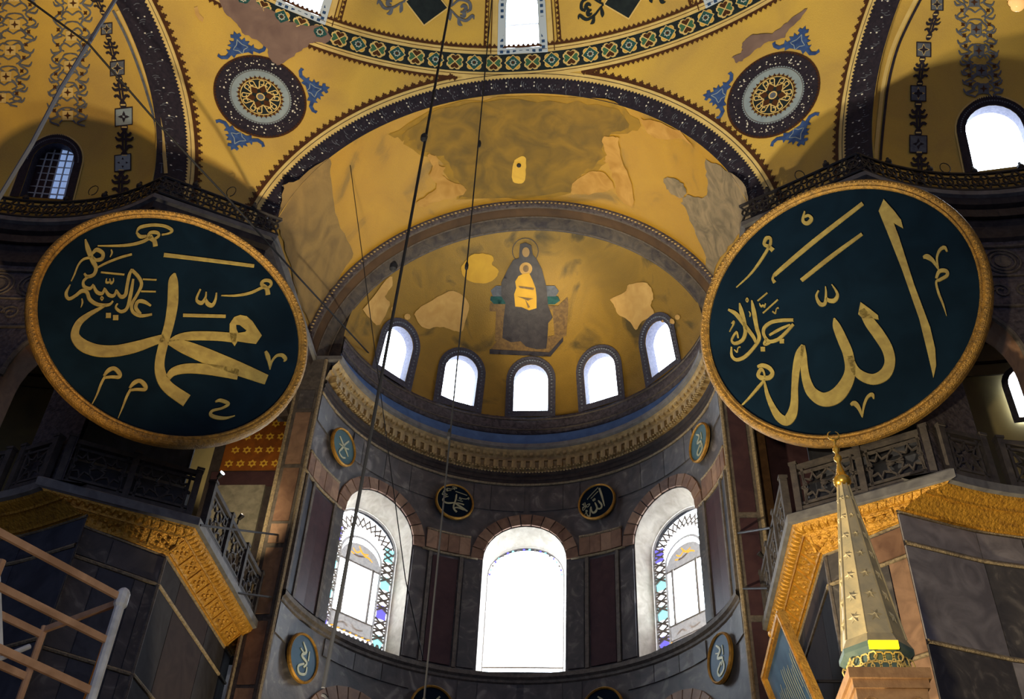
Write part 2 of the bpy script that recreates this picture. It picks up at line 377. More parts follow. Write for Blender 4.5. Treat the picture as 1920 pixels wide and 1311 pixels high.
# the three tall windows of the apse wall
def loop_quads(A, B): k = len(A); return A + B, [(i, (i + 1) % k, k + (i + 1) % k, k + i) for i in range(k)]
def ring_shape(name, outer, inner, mp, m, parent): return ptex(name, outer, mp, m, parent, [inner], None, False)
WN = [0]
def new_window(outline_in, outline_out, mp_in, mp_out, label, m=JAMB):
    WN[0] += 1
    v, f = loop_quads([mp_in(*p) for p in outline_in], [mp_out(*p) for p in outline_out])
    return struct('window_%d' % WN[0], v, f, m, label, 'window')
for a, lab in zip(WIN_A, ('left tall round-headed apse window with coloured glass tracery', 'middle tall round-headed apse window glaring white', 'right tall round-headed apse window with coloured glass tracery')):
    du = a * D2U
    o_in = arch2(1.335, 14.95, 18.65, 16, 1.33); o_out = arch2(1.14, 14.98, 18.45, 16, 1.12)
    wn = new_window(o_in, o_out, lambda x, z: mapA(du + x, z), lambda x, z: mapA(du + x, z, .64), lab)
    g = lambda x, z, d=.62: mapA(du + x, z, d)
    ptex('pane', arch2(1.16, 14.96, 18.45, 16, 1.14), lambda x, z: g(x, z, .86), PANE, wn, (), .4)
    if a == 0:
        mb = MB()
        for x0, x1, zz, ww in ((-1.1, 1.1, 15.38, .05), (-.75, .75, 15.42, .03)): mb.bar(g(x0, zz), g(x1, zz), .02, (0, 0, 1), ww)
        mb.build('glazing_bar', TRAC, wn)
        for k in range(20):                          # coloured pieces round the rim of the glare
            t = pi * (k + .5) / 20
            mb = MB(); x, z = 1.06 * cos(t), 18.45 + 1.04 * sin(t); mb.box(g(x - .035, z - .035), V((.07, 0, 0)), V((0, 0, .07)), V((0, .02, 0))); mb.build('glass_piece', (CYANG, VIOLET, TRAC)[k % 3], wn)
        for k in range(14):
            x = -1.02 + 2.04 * k / 13; mb = MB(); mb.box(g(x - .03, 15.05 + .12 * (k % 2)), V((.06, 0, 0)), V((0, 0, .08)), V((0, .02, 0))); mb.build('glass_piece', (VIOLET, CYANG, TRAC)[k % 3], wn)
        ring_shape('tracery', o_out, arch2(1.10, 15.02, 18.45, 16, 1.08), g, TRAC, wn)
        continue
    ring_shape('outer_tracery_frame', o_out, arch2(1.06, 15.04, 18.45, 16, 1.04), g, TRAC, wn)
    ring_shape('inner_tracery_frame', arch2(.74, 15.42, 17.92, 16, .74), arch2(.66, 15.5, 17.92, 16, .66), g, TRAC, wn)
    lun = ptex('lunette', [(.68 * cos(pi * k / 12), 17.78 + .62 * sin(pi * k / 12)) for k in range(13)] + [(-.68, 17.66), (.68, 17.66)][::1], g, TRAC, wn, smooth=False)
    bas = ptex('inscription_panel', [(-.68, 15.46), (.68, 15.46), (.68, 15.92), (-.68, 15.92)], g, TRAC, wn, smooth=False)
    mb = MB(); q = lambda x, z: g(x, z, .60)
    for st in ([(-.35, 18.0, .04), (-.1, 17.95, .06), (.2, 18.05, .06), (.4, 17.95, .03)], [(-.1, 18.3, .03), (.05, 18.1, .06), (.25, 18.15, .03)], [(-.3, 18.15, .03), (-.15, 18.05, .05), (0, 18.2, .03)]):
        ribbon(mb, [(x, z, wd) for x, z, wd in st], q)
    mb.v and mb.build('gilt_inscription', AMBER, lun)
    mb = MB()
    for st in ([(-.45, 15.62, .03), (-.25, 15.7, .05), (-.1, 15.6, .03)], [(0, 15.75, .03), (.15, 15.62, .05), (.4, 15.68, .03)]): ribbon(mb, st, q)
    mb.build('gilt_inscription', AMBER, bas)
    for x in (-.44, .44):
        mb = MB(); mb.tube([g(x, 15.92, .58), g(x, 17.68, .58)], .055, 8); mb.build('mullion', TRAC, wn)
    for zz in (15.94, 16.75, 17.67):
        mb = MB(); mb.bar(g(-.68, zz), g(.68, zz), .03, (0, 0, 1), .05 if zz != 16.75 else .02); mb.build('glazing_bar', TRAC, wn)
    # plaster lattice in the border: crossing bars with coloured lights between
    mb = MB(); zz = 15.05; k = 0
    while zz < 18.4:
        for sx in (-1, 1):
            p = [(sx * .72, zz), (sx * 1.08, zz + .24), (sx * 1.08, zz), (sx * .72, zz + .24)]
            if k % 4 != 1:
                mb.bar(g(*p[0]), g(*p[1]), .05, (0, 0, 1), .06); mb.bar(g(*p[2]), g(*p[3]), .05, (0, 0, 1), .06)
                mb.bar(g(sx * .72, zz + .12), g(sx * 1.08, zz + .12), .04, (0, 0, 1), .05)
            else:
                c_ = MB(); c_.box(g(sx * .9 - .15, zz, .635), g(sx * .9 + .15, zz, .635) - g(sx * .9 - .15, zz, .635), V((0, 0, .46)), V((0, .01, 0))); c_.build('glass_piece', CYANG if (k + sx) % 3 else VIOLET, wn); 
        zz += .24; k += 1
    for k in range(15):
        t0, t1 = pi * k / 15, pi * (k + 1) / 15
        for r0, r1 in ((.74, 1.07), (1.07, .74)): mb.bar(g(r0 * cos(t0), 18.2 + r0 * sin(t0)), g(r1 * cos(t1), 18.2 + r1 * sin(t1) + .06), .05, (0, 0, 1), .05)
    for k in range(14):
        x = -1.05 + .15 * k
        mb.bar(g(x, 15.04), g(x + .15, 15.42), .04, (0, 0, 1), .06); mb.bar(g(x + .15, 15.04), g(x, 15.42), .04, (0, 0, 1), .06)
    mb.build('lattice', TRAC, wn)['kind'] = 'stuff'
    for k in range(7):
        mb = MB(); x = -.6 + .2 * k; mb.box(g(x - .05, 15.43, .6), V((.1, 0, 0)), V((0, 0, .035)), V((0, .01, 0))); mb.build('glass_piece', AMBER, wn)

# ------------------------------------------------------------------ building: apse semidome
SEMW = [-51.0, -25.3, 0.0, 25.3, 51.0]
def semw(poly, a):
    out = []
    for x, z in poly:
        p = asin((z - CA.z) / RA); out.append(((rad(a) + x / (RA * cos(p))) * RA, p * RA))
    return out
PSM = math.acos(1.5 / RA)
def semx(u, v, off=0.):           # half disc round the east point of the semidome
    ps = hypot(u, v); t = atan2(v, u); return CA + V((sin(ps) * cos(t), cos(ps), sin(ps) * sin(t))) * (RA + off)
def to_x(p): d = (p - CA).normalized(); ps = math.acos(max(-1, min(1, d.y))); t = atan2(d.z, d.x); return (ps * cos(t), ps * sin(t))
vs, fs = fill([(PSM * cos(pi * k / 60), PSM * sin(pi * k / 60)) for k in range(61)], [[to_x(mapS(*p)) for p in semw(arch2(.62, 24.72, 25.95, 12), a)] for a in SEMW], .055)
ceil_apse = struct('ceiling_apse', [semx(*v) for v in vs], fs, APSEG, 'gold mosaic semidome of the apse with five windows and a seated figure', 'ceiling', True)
sweep([V(p) for p in arcpath(-75.5, 75.5, RA, 60)], [(0, 22.8), (0, 24.47)], 'drum_wall', DARKM, ceil_apse, True)
sweep([V(p) for p in arcpath(-75.5, 75.5, RA - .03, 60)], [(.03, 23.0), (0, 23.0), (0, 23.66), (.03, 23.68)], 'blue_band', BLUEB, ceil_apse, True)
sweep([V(p) for p in arcpath(-75.5, 75.5, RA - .05, 60)], [(.05, 23.7), (0, 23.72), (0, 24.42), (.05, 24.45)], 'carved_band', CARVE, ceil_apse, True)
for zz in (23.86, 24.3):
    mb = MB(); mb.tube([(r_[0], r_[1], zz) for r_ in arcpath(-75.5, 75.5, RA - .06, 60)], .03, 5); mb.build('rope_moulding', FRAMEM, ceil_apse)
for k, a in enumerate(SEMW):
    nm = ('far left', 'second from left', 'middle', 'second from right', 'far right')[k]
    mi = lambda x, z, off=0.: mapS(*semw([(x, z)], a)[0], off)
    wn = new_window(arch2(.62, 24.72, 25.95, 12), arch2(.60, 24.72, 25.93, 12), lambda x, z: mi(x, z), lambda x, z: mi(x, z, .5), nm + ' small arched window of the five under the seated figure', WINDK)
    ptex('pane', arch2(.66, 24.68, 25.95, 12), lambda x, z: mi(x, z, .42), PANE, wn)
    ptex('ornamental_frame', arch2(.90, 24.42, 25.95, 16, .9), lambda x, z: mi(x, z, -.04), WINDK, wn, [arch2(.62, 24.70, 25.95, 12)], None)
    mb = MB()
    for j in range(26):
        t = pi * j / 25; c_ = mi(.76 * cos(t), 25.95 + .76 * sin(t), -.06); mb.lathe(c_, [(.02, -.03), (.045, 0), (.02, .03)], 6)
    for sx in (-1, 1):
        for j in range(9): mb.lathe(mi(sx * .76, 24.6 + .15 * j, -.06), [(.02, -.03), (.045, 0), (.02, .03)], 6)
    mb.build('frame_beads', VINE, wn)['kind'] = 'stuff'
    if k in (0, 1, 3): # remains of plaster in the foot of the window
        ptex('plaster_remnant', [(-.62, 24.72), (.28 if k != 3 else .1, 24.72), (.25 if k != 3 else .05, 24.95), (-.62, 25.08)] if k < 3 else [(-.3, 24.72), (.62, 24.72), (.62, 25.05), (-.25, 24.85)], lambda x, z: mi(x, z, .36), WINDK, wn, smooth=False)
def pxA(x, y, off=.02): return hit_sph(x, y, CA, RA - off)
def rough(p, amp=1.6):
    out = []; c_ = spline([(*q, 0) for q in p + [p[0]]], 4)[:-1]
    for x, y, _ in c_: out.append((x + random.uniform(-amp, amp), y + random.uniform(-amp, amp)))
    return out
def pxdecal(name, pts, hitfn, m, parent, holes=(), step=None, smooth=True): return ptex(name, pts, lambda x, y: hitfn(x, y), m, parent, holes, step, smooth)
for nm, m, p in (('golden_patch', PATCHG, [(866, 500), (884, 479), (912, 476), (926, 486), (922, 496), (934, 506), (930, 520), (912, 531), (882, 528), (866, 512)]),
                 ('plaster_patch', PATCH, [(777, 590), (790, 575), (830, 552), (850, 546), (868, 555), (880, 575), (874, 600), (866, 622), (845, 618), (826, 613), (800, 616), (785, 606)]),
                 ('plaster_patch', PATCH, [(1144, 562), (1170, 548), (1180, 534), (1206, 529), (1218, 536), (1225, 556), (1220, 572), (1226, 590), (1204, 603), (1192, 618), (1178, 600), (1160, 590), (1152, 575)]),
                 ('plaster_patch', PATCH, [(680, 580), (700, 556), (732, 518), (735, 535), (722, 556), (731, 572), (712, 608), (700, 604)])):
    pxdecal(nm, rough(p, 1.0), lambda x, y: pxA(x, y, .03), m, ceil_apse, (), 14)
for x, y, r in ((737, 579, 4), (764, 594, 6), (1243, 600, 5), (1258, 604, 7), (1270, 595, 5)):
    pxdecal('plaster_patch', [(x + r * cos(t * pi / 4), y + r * sin(t * pi / 4)) for t in range(8)], lambda x, y: pxA(x, y, .04), PATCH, ceil_apse)
# a plain seated robed figure with a child on its lap, set in mosaic
fig = lambda nm, p, m, off, holes=(): pxdecal(nm, p, lambda x, y: pxA(x, y, off), m, ceil_apse, holes, 9)
circ = lambda x, y, r, n=24, k=1.: [(x + r * cos(2 * pi * i / n), y + r * k * sin(2 * pi * i / n)) for i in range(n)]
fig('mosaic_footstool', [(920, 655), (936, 634), (1014, 634), (1056, 626), (1056, 640), (1032, 668), (918, 663)], THRON, .03)
fig('mosaic_throne', [(918, 574), (920, 568), (1046, 574), (1064, 557), (1066, 570), (1062, 630), (1040, 634), (1036, 580), (1026, 584), (1026, 640), (928, 640), (930, 584), (918, 584)], THRON, .04)
fig('mosaic_footstool_edge', [(918, 655), (1030, 661), (1056, 632), (1056, 640), (1032, 669), (918, 664)], ROBE, .05)
fig('mosaic_cushion', [(920, 545), (930, 536), (1040, 536), (1048, 546), (1042, 556), (924, 556)], VINE, .045)
fig('mosaic_cushion', [(920, 556), (1046, 556), (1050, 564), (1040, 571), (926, 570), (919, 563)], TEAL, .05)
fig('mosaic_halo', circ(985, 471, 25), ROBE, .05, [circ(985, 471, 23.6)])
fig('mosaic_robe', [(975, 458), (985, 455), (996, 460), (999, 478), (1006, 486), (1016, 505), (1024, 536), (1028, 575), (1036, 596), (1028, 606), (1026, 640), (1024, 654), (1006, 655), (986, 650), (976, 640), (958, 642), (942, 634), (944, 600), (948, 568), (940, 556), (940, 530), (952, 505), (962, 488), (973, 484), (974, 468)], ROBE, .06)
fig('mosaic_face', circ(986, 473, 7, 14, 1.35), SKIN, .075)
fig('mosaic_child_robe', [(980, 514), (992, 512), (998, 524), (1004, 540), (1006, 556), (1006, 578), (992, 582), (978, 576), (966, 575), (964, 552), (968, 540), (966, 528), (972, 518)], PATCHG, .08)
fig('mosaic_child_halo', circ(986, 504, 12, 18), PATCH, .07)
fig('mosaic_child_face', circ(986, 504, 5.5, 12, 1.2), THRON, .085)
for p in ([(972, 536), (1002, 540), (1000, 544), (974, 540)], [(970, 556), (1000, 560), (990, 564)], [(984, 560), (994, 576), (990, 578)]): fig('mosaic_fold', p, THRON, .09)

# ------------------------------------------------------------------ building: bema vault and its inner arch
def revolve(prof, name, m, parent, t0=0, t1=180, n=60, smooth=True):
    v = []; f = []
    for r, y in prof:
        for i in range(n + 1): t = rad(t0 + (t1 - t0) * i / n); v.append((r * cos(t), y, ZC + r * sin(t)))
    for j in range(len(prof) - 1):
        for i in range(n): f.append((j * (n + 1) + i, j * (n + 1) + i + 1, (j + 1) * (n + 1) + i + 1, (j + 1) * (n + 1) + i))
    return obj(name, v, f, m, parent, smooth)
RB = 6.85
ceil_bema = revolve([(RB, -3.8), (RB, -2.7), (RB, -1.6), (RB, -.5), (RB, .75)], 'ceiling_bema', BARREL, None, -2, 182)
tag(ceil_bema, 'stained gold barrel vault before the apse', 'ceiling', None, 'structure')
revolve([(RB, .70), (6.62, .74), (6.60, .84)], 'carved_arch_band', CARVE, ceil_bema, -2, 182)
revolve([(6.60, .84), (6.55, .9), (6.47, 1.13)], 'brown_arch_soffit', mat('brown_painted_plaster', (92, 70, 50), (70, 54, 42), 1.2, .8), ceil_bema, -2, 182)
revolve([(6.47, 1.13), (6.42, 1.16), (6.24, 1.46), (6.22, 1.56), (6.4, 1.7)], 'dark_arch_band', mat('sooty_blue_band', (62, 58, 62), (94, 86, 78), 2.2, .8, 0, .4, 18, distort=1.6), ceil_bema, -2, 182)
SR = sqrt(RA * RA - 2.25); vs = []; N_ = 72
for i in range(N_ + 1):
    t = pi * i / N_; vs += [(6.22 * cos(t), 1.56, ZC + 6.22 * sin(t)), (SR * cos(t), 1.5, CA.z + SR * sin(t))]
vs = [(6.22, 1.56, 22.8), (SR, 1.5, 22.8)] + vs + [(-6.22, 1.56, 22.8), (-SR, 1.5, 22.8)]
obj('mosaic_border', vs, [(2 * i, 2 * i + 2, 2 * i + 3, 2 * i + 1) for i in range(N_ + 2)], MATS['sooty_blue_band'], ceil_bema, True)
for r_, y_ in ((6.61, .82), (6.46, 1.14), (6.235, 1.50)):
    mb = MB(); mb.tube([(r_ * cos(rad(t)), y_, ZC + r_ * sin(rad(t))) for t in range(0, 181, 3)], .03, 5); mb.build('rope_moulding', FRAMEM, ceil_bema)
mb = MB()
for k in range(150):
    t = pi * (k + .5) / 150; r_ = 6.735; c_ = V((r_ * cos(t), .715, ZC + r_ * sin(t))); mb.lathe(c_, [(.0, -.03), (.05, 0), (0, .03)], 5)
mb.build('carved_leaves', DENT, ceil_bema)['kind'] = 'stuff'
pb = lambda x, y, off=.03: hit_bar(x, y, RB - off, ZC)
SMOK2 = mat('faint_brown_stain', (156, 118, 36), (132, 102, 38), 1.4, .7, 0, .2, 40, distort=1.5)
SMOK = mat('smoke_brown_stain', (140, 107, 38), (106, 84, 38), 1.0, .7, 0, .2, 40, distort=1.5)
TANP = mat('tan_shaded_plaster', (146, 118, 70), (116, 94, 60), .8, .8, 0, .2, 14, distort=1.5)
OCHRE = mat('ochre_bare_patch', (186, 142, 72), (160, 116, 50), 1.5, .75, distort=1.2)
for nm, m, off, p in (
    ('smoke_stain', SMOK, .02, [(752, 258), (830, 205), (940, 190), (1060, 190), (1140, 200), (1180, 240), (1150, 250), (1130, 262), (1128, 300), (1105, 318), (1080, 330), (1072, 360), (975, 372), (870, 372), (868, 352), (850, 330), (838, 300), (790, 285), (770, 262)]),
    ('golden_patch', PATCHG, .035, [(962, 306), (970, 296), (985, 294), (986, 320), (982, 342), (961, 340)]),
    ('bare_patch', OCHRE, .04, [(1129, 258), (1154, 257), (1160, 266), (1166, 300), (1180, 330), (1186, 388), (1160, 370), (1148, 330), (1142, 308), (1132, 304), (1136, 290)]),
    ('bare_patch', OCHRE, .035, [(800, 290), (818, 292), (822, 310), (836, 316), (830, 324), (838, 336), (868, 350), (870, 364), (820, 378), (790, 388), (780, 380), (800, 368), (820, 350), (806, 330), (812, 312)]),
    ('bare_patch', OCHRE, .035, [(1070, 350), (1090, 330), (1120, 320), (1140, 330), (1150, 352), (1120, 362), (1090, 365), (1072, 362)]),
    ('bare_patch', OCHRE, .035, [(1200, 222), (1216, 250), (1240, 262), (1280, 262), (1300, 280), (1282, 252), (1240, 232)]),
    ('side_plaster', TANP, .03, [(532, 348), (560, 335), (600, 305), (618, 300), (620, 340), (628, 390), (640, 430), (662, 470), (650, 500), (610, 560), (590, 610), (560, 560), (545, 500), (528, 440), (518, 420), (526, 385)]),  # bare ochre tone with the left strip's shade painted in
    ('side_plaster', GREYP, .03, [(1322, 300), (1350, 312), (1392, 340), (1404, 380), (1408, 412), (1385, 440), (1360, 470), (1330, 520), (1320, 470), (1300, 430), (1290, 400), (1278, 382), (1290, 365), (1315, 372), (1326, 360), (1324, 330)]),
    ('dark_spot', GREYP, .035, [(1244, 334), (1262, 333), (1280, 346), (1288, 362), (1276, 370), (1260, 364), (1248, 350)])):
    if m is SMOK:
        mx_, my_ = sum(q[0] for q in p) / len(p), sum(q[1] for q in p) / len(p); pxdecal('faint_stain', rough([(mx_ + (x - mx_) * 1.09, min(my_ + (y - my_) * 1.06, 371)) for x, y in p], 5), lambda x, y: pb(x, y, .012), SMOK2, ceil_bema, (), 22)
    pxdecal(nm, rough(p, (5 if m is SMOK else 2.2) if m is not PATCHG else .8), lambda x, y: pb(x, y, off), m, ceil_bema, (), 22)
mb = MB(); c_ = pb(973, 309, .03); mb.lathe(c_, [(.02, -.1), (.075, -.06), (.075, .0), (.03, .02)], 10); mb.build('iron_hook', IRON, ceil_bema)

# ------------------------------------------------------------------ building: the great eastern semidome
CS = V((0, -18.2, 23.1)); RS = 15.97; EXA = 61.7; CB = 25.3; CE = 24.3
def sphP(az, el, off=0.): a, e = rad(az), rad(el); r = RS - off; return CS + V((r * cos(e) * sin(a), r * cos(e) * cos(a), r * sin(e)))
def coneP(axis, c, phi, off=0.):
    n = V((sin(rad(axis)), cos(rad(axis)), 0)); t = V((n.y, -n.x, 0)); r = RS - off
    return CS + (n * cos(rad(c)) + (t * cos(rad(phi)) + V((0, 0, 1)) * sin(rad(phi))) * sin(rad(c))) * r
def pxS(x, y, off=.03): return hit_sph(x, y, CS, RS - off)
def azel(p): d = V(p) - CS; return degrees(atan2(d.x, d.y)), degrees(asin(max(-1, min(1, d.z / d.length))))
def low_edge(a):
    e = -.4
    for ax, c in ((0, CB), (EXA, CE), (-EXA, CE)):
        q = cos(rad(c)) / max(cos(rad(a - ax)), .01)
        if q < 1: e = max(e, degrees(math.acos(q)))
    return e
bot = []; a = -92.
while a <= 92.01:
    bot.append((a, low_edge(a))); a += 1.0
for x in (CB, EXA - CE, EXA + CE):
    for s in (-1, 1): bot.append((s * x, -.4))
bot.sort()
SW = [azel(pxS(979, 40)), azel(pxS(580, -24)), azel(pxS(1362, -30))]
SW = [(SW[0][0], 34.3), (SW[1][0], 34.3), (SW[2][0], 34.3)]
def swm(x, z, c): return (c[0] + degrees(x / (RS * cos(rad(c[1])))), c[1] + degrees(z / RS))
sw_in = arch2(.52, -.92, .55, 10)
vs, fs = fill(bot + [(92, 66), (-92, 66)], [[swm(x, z, c) for x, z in sw_in] for c in SW], 2.0)
dome = struct('ceiling_semidome', [sphP(*v) for v in vs], fs, YEL, 'golden yellow painted semidome above the vault arch', 'ceiling', True)
ptex('dome_crown', [(66 - 66 + 24.2 * cos(2 * pi * k / 40), 24.2 * sin(2 * pi * k / 40)) for k in range(40)], lambda x, y: sphP(degrees(atan2(x, y)), 90 - min(hypot(x, y), 90)), YEL, dome, (), 5)

def multi(name, parts, parent, loc=None):
    vs = []; fs = []; mi = []; ms = []
    for mb, m in parts:
        if not mb.v: continue
        n = len(vs); vs += mb.v; fs += [tuple(i + n for i in f) for f in mb.f]
        if m not in ms: ms.append(m)
        mi += [ms.index(m)] * len(mb.f)
    o = obj(name, vs, fs, None, parent, False, loc)
    for m in ms: o.data.materials.append(m)
    o.data.polygons.foreach_set('material_index', mi); return o
def strip(name, fn, t0, t1, n, m, parent):
    """band whose edges are fn(t, 0) and fn(t, 1)"""
    v = []; f = []
    for i in range(n + 1):
        t = t0 + (t1 - t0) * i / n; v += [fn(t, 0), fn(t, 1)]
    return obj(name, v, [(2 * i, 2 * i + 2, 2 * i + 3, 2 * i + 1) for i in range(n)], m, parent, True)
def teeth(name, fn, t0, t1, n, m, parent, stepped=True):
    """row of stepped or pointed teeth; fn(t, h) with h 0 at the foot and 1 at the tip"""
    mb = MB(); d = (t1 - t0) / n
    for i in range(n):
        t = t0 + d * i
        if stepped:
            p = [(t, 0), (t + d, 0), (t + d, .35), (t + .8 * d, .35), (t + .8 * d, .7), (t + .6 * d, .7), (t + .6 * d, 1), (t + .4 * d, 1), (t + .4 * d, .7), (t + .2 * d, .7), (t + .2 * d, .35), (t, .35)]
            mb.add([fn(*q) for q in p], [(0, 1, 2, 11), (10, 3, 4, 9), (8, 5, 6, 7)])
        else: mb.add([fn(t, 0), fn(t + d, 0), fn(t + d / 2, 1)], [(0, 1, 2)])
    o = mb.build(name, m, parent); o['kind'] = 'stuff'; return o
# ring course
strip('cream_border', lambda t, h: sphP(t, 30.25 + .75 * h, .02), -62, 62, 124, CREAM, dome)
strip('cream_border', lambda t, h: sphP(t, 27.35 + .75 * h, .02), -62, 62, 124, CREAM, dome)
strip('dark_ring_band', lambda t, h: sphP(t, 28.05 + 2.2 * h, .03), -62, 62, 124, INK, dome)
for e in (30.62, 27.72): strip('border_line', lambda t, h: sphP(t, e + .06 * h, .035), -62, 62, 124, BROWN, dome)
strip('border_line', lambda t, h: sphP(t, 31.02 + .12 * h, .035), -62, 62, 124, BROWN, dome)
teeth('stepped_border', lambda t, h: sphP(t, 31.12 + .45 * h, .035), -62, 62, 190, BROWN, dome)
for q0, q1 in ((-62, -7.6), (8.4, 62)):
    strip('border_line', lambda t, h: sphP(t, 27.2 + .12 * h, .035), q0, q1, 60, BROWN, dome)
    teeth('stepped_border', lambda t, h: sphP(t, 27.2 - .45 * h, .035), q0, q1, 84, BROWN, dome)
# rosettes of the ring: built once, turned round the dome's axis
def heart(cx, cy, ang, s):
    p = [];
    for k in range(16):
        t = 2 * pi * k / 16; x = .8 * sin(t) ** 3; y = .72 * (.8125 * cos(t) - .3125 * cos(2 * t) - .125 * cos(3 * t) - .0625 * cos(4 * t))
        p.append((s * x, s * (y + .62)))
    return [(cx + x * cos(ang) - y * sin(ang), cy + x * sin(ang) + y * cos(ang)) for x, y in p]
def circle(cx, cy, r, n=14): return [(cx + r * cos(2 * pi * k / n), cy + r * sin(2 * pi * k / n)) for k in range(n)]
def sq(cx, cy, h): return [(cx + h, cy), (cx, cy + h), (cx - h, cy), (cx, cy - h)]
def rose_map(off): return lambda x, y: sphP(degrees(x / (RS * .874)), 29.15 + degrees(y / RS), off)
def rosette_diamond():
    P_ = []; a1 = MB(); b1 = MB()
    for k in range(4):
        t = pi / 4 + k * pi / 2; flatpoly(a1, circle(.17 * cos(t), .17 * sin(t), .115), rose_map(.04)); flatpoly(b1, circle(.17 * cos(t), .17 * sin(t), .085), rose_map(.045))
    P_ += [(a1, CREAM), (b1, PATCHG)]
    for h, m, o_ in ((.285, CREAM, .05), (.245, TEAL, .055)):
        q = MB(); flatpoly(q, sq(0, 0, h), rose_map(o_)); P_.append((q, m))
    q = MB(); flatpoly(q, [((.12 if k % 2 else .085) * cos(pi * k / 8), (.12 if k % 2 else .085) * sin(pi * k / 8)) for k in range(16)], rose_map(.06)); P_.append((q, WHITEP))
    q = MB(); flatpoly(q, [((.095 if k % 2 else .06) * cos(pi * k / 8), (.095 if k % 2 else .06) * sin(pi * k / 8)) for k in range(16)], rose_map(.065)); P_.append((q, TEAL))
    q = MB(); flatpoly(q, circle(0, 0, .045, 8), rose_map(.07)); P_.append((q, BROWN))
    return multi('rosette_tile', P_, dome)
def rosette_hearts():
    P_ = []; c_ = MB()
    for k in range(4): flatpoly(c_, heart(0, 0, k * pi / 2, .235), rose_map(.04))
    P_.append((c_, CREAM))
    for k in range(4):
        q = MB(); flatpoly(q, heart(0, .035 if k == 0 else -.035 if k == 2 else 0, k * pi / 2, .165) if k % 2 == 0 else heart(-.035 if k == 1 else .035, 0, k * pi / 2, .165), rose_map(.05)); P_.append((q, GREENP if k % 2 else BROWN))
    q = MB()
    for k in range(4):
        t = pi / 4 + k * pi / 2; ribbon(q, [(0, 0, .03), (.26 * cos(t), .26 * sin(t), .03)], rose_map(.055)); flatpoly(q, [(.25 * cos(t) + (.05 if j % 2 else .02) * cos(pi * j / 4), .25 * sin(t) + (.05 if j % 2 else .02) * sin(pi * j / 4)) for j in range(8)], rose_map(.055))
    P_.append((q, CREAM))
    return multi('heart_tile', P_, dome)
def around(o, az0, azs):
    """copies of a piece of the dome, turned about its vertical axis"""
    me = o.data; me.transform(Matrix.Translation(-V((CS.x, CS.y, 0)))); me.transform(Matrix.Rotation(rad(az0), 4, 'Z'))
    for i, az in enumerate(azs):
        c = o if i == 0 else o.copy()
        if i: COL.objects.link(c); c.parent = o.parent
        c.location = (CS.x, CS.y, 0); c.rotation_euler = (0, 0, rad(-az))
AZ0 = azel(pxS(962, 118))[0]
around(rosette_diamond(), 0, [AZ0 + 5.12 * k for k in range(-8, 9)])
around(rosette_hearts(), 0, [AZ0 + 2.56 + 5.12 * k for k in range(-9, 9)])
# windows of the ring
for k, c in enumerate(SW):
    f_ = lambda x, z, off=0.: sphP(*swm(x, z, c), off)
    wn = new_window(sw_in, arch2(.50, -.92, .55, 10), lambda x, z: f_(x, z), lambda x, z: f_(x, z, -.5), ('middle', 'left', 'right')[k] + ' window in the golden dome, framed with blue and white chequer', CHECK)
    ptex('pane', arch2(.56, -.95, .55, 10), lambda x, z: f_(x, z, -.4), PANE, wn)
    mb = MB(); mb.bar(f_(-.5, -.02, -.3), f_(.5, .0, -.3), .05, (0, 0, 1), .07); mb.build('glazing_bar', TRAC, wn)
    ptex('chequer_frame', arch2(.78, -1.14, .55, 14), lambda x, z: f_(x, z, .03), CHECK, wn, [sw_in])
    mb = MB()
    for i in range(-8, 8):
        for j in range(-12, 15):
            x, z = i * .1 + .05, j * .1 + .05
            if (i + j) % 2 == 0 and pip(x, z, arch2(.74, -1.1, .55, 14)) and not pip(x, z, arch2(.57, -.97, .55, 10)):
                mb.add([f_(x - .05, z - .05, .045), f_(x + .05, z - .05, .045), f_(x + .05, z + .05, .045), f_(x - .05, z + .05, .045)], [(0, 1, 2, 3)])
    mb.build('blue_chequers', CHECKB, wn)['kind'] = 'stuff'
    for s in (-1, 1):
        strip('cream_border', lambda t, h: f_(s * (.8 + .16 * h), t, .02), -1.1, 3.0, 8, CREAM, dome)
        strip('border_line', lambda t, h: f_(s * (.97 + .03 * h), t, .03), -1.1, 3.0, 8, BROWN, dome)
        strip('border_line', lambda t, h: f_(s * (1.08 + .03 * h), t, .03), -.8, 3.0, 8, BROWN, dome)
        teeth('stepped_border', lambda t, h: f_(s * (1.22 - .12 * h), t, .03), -.8, 3.0, 22, BROWN, dome)
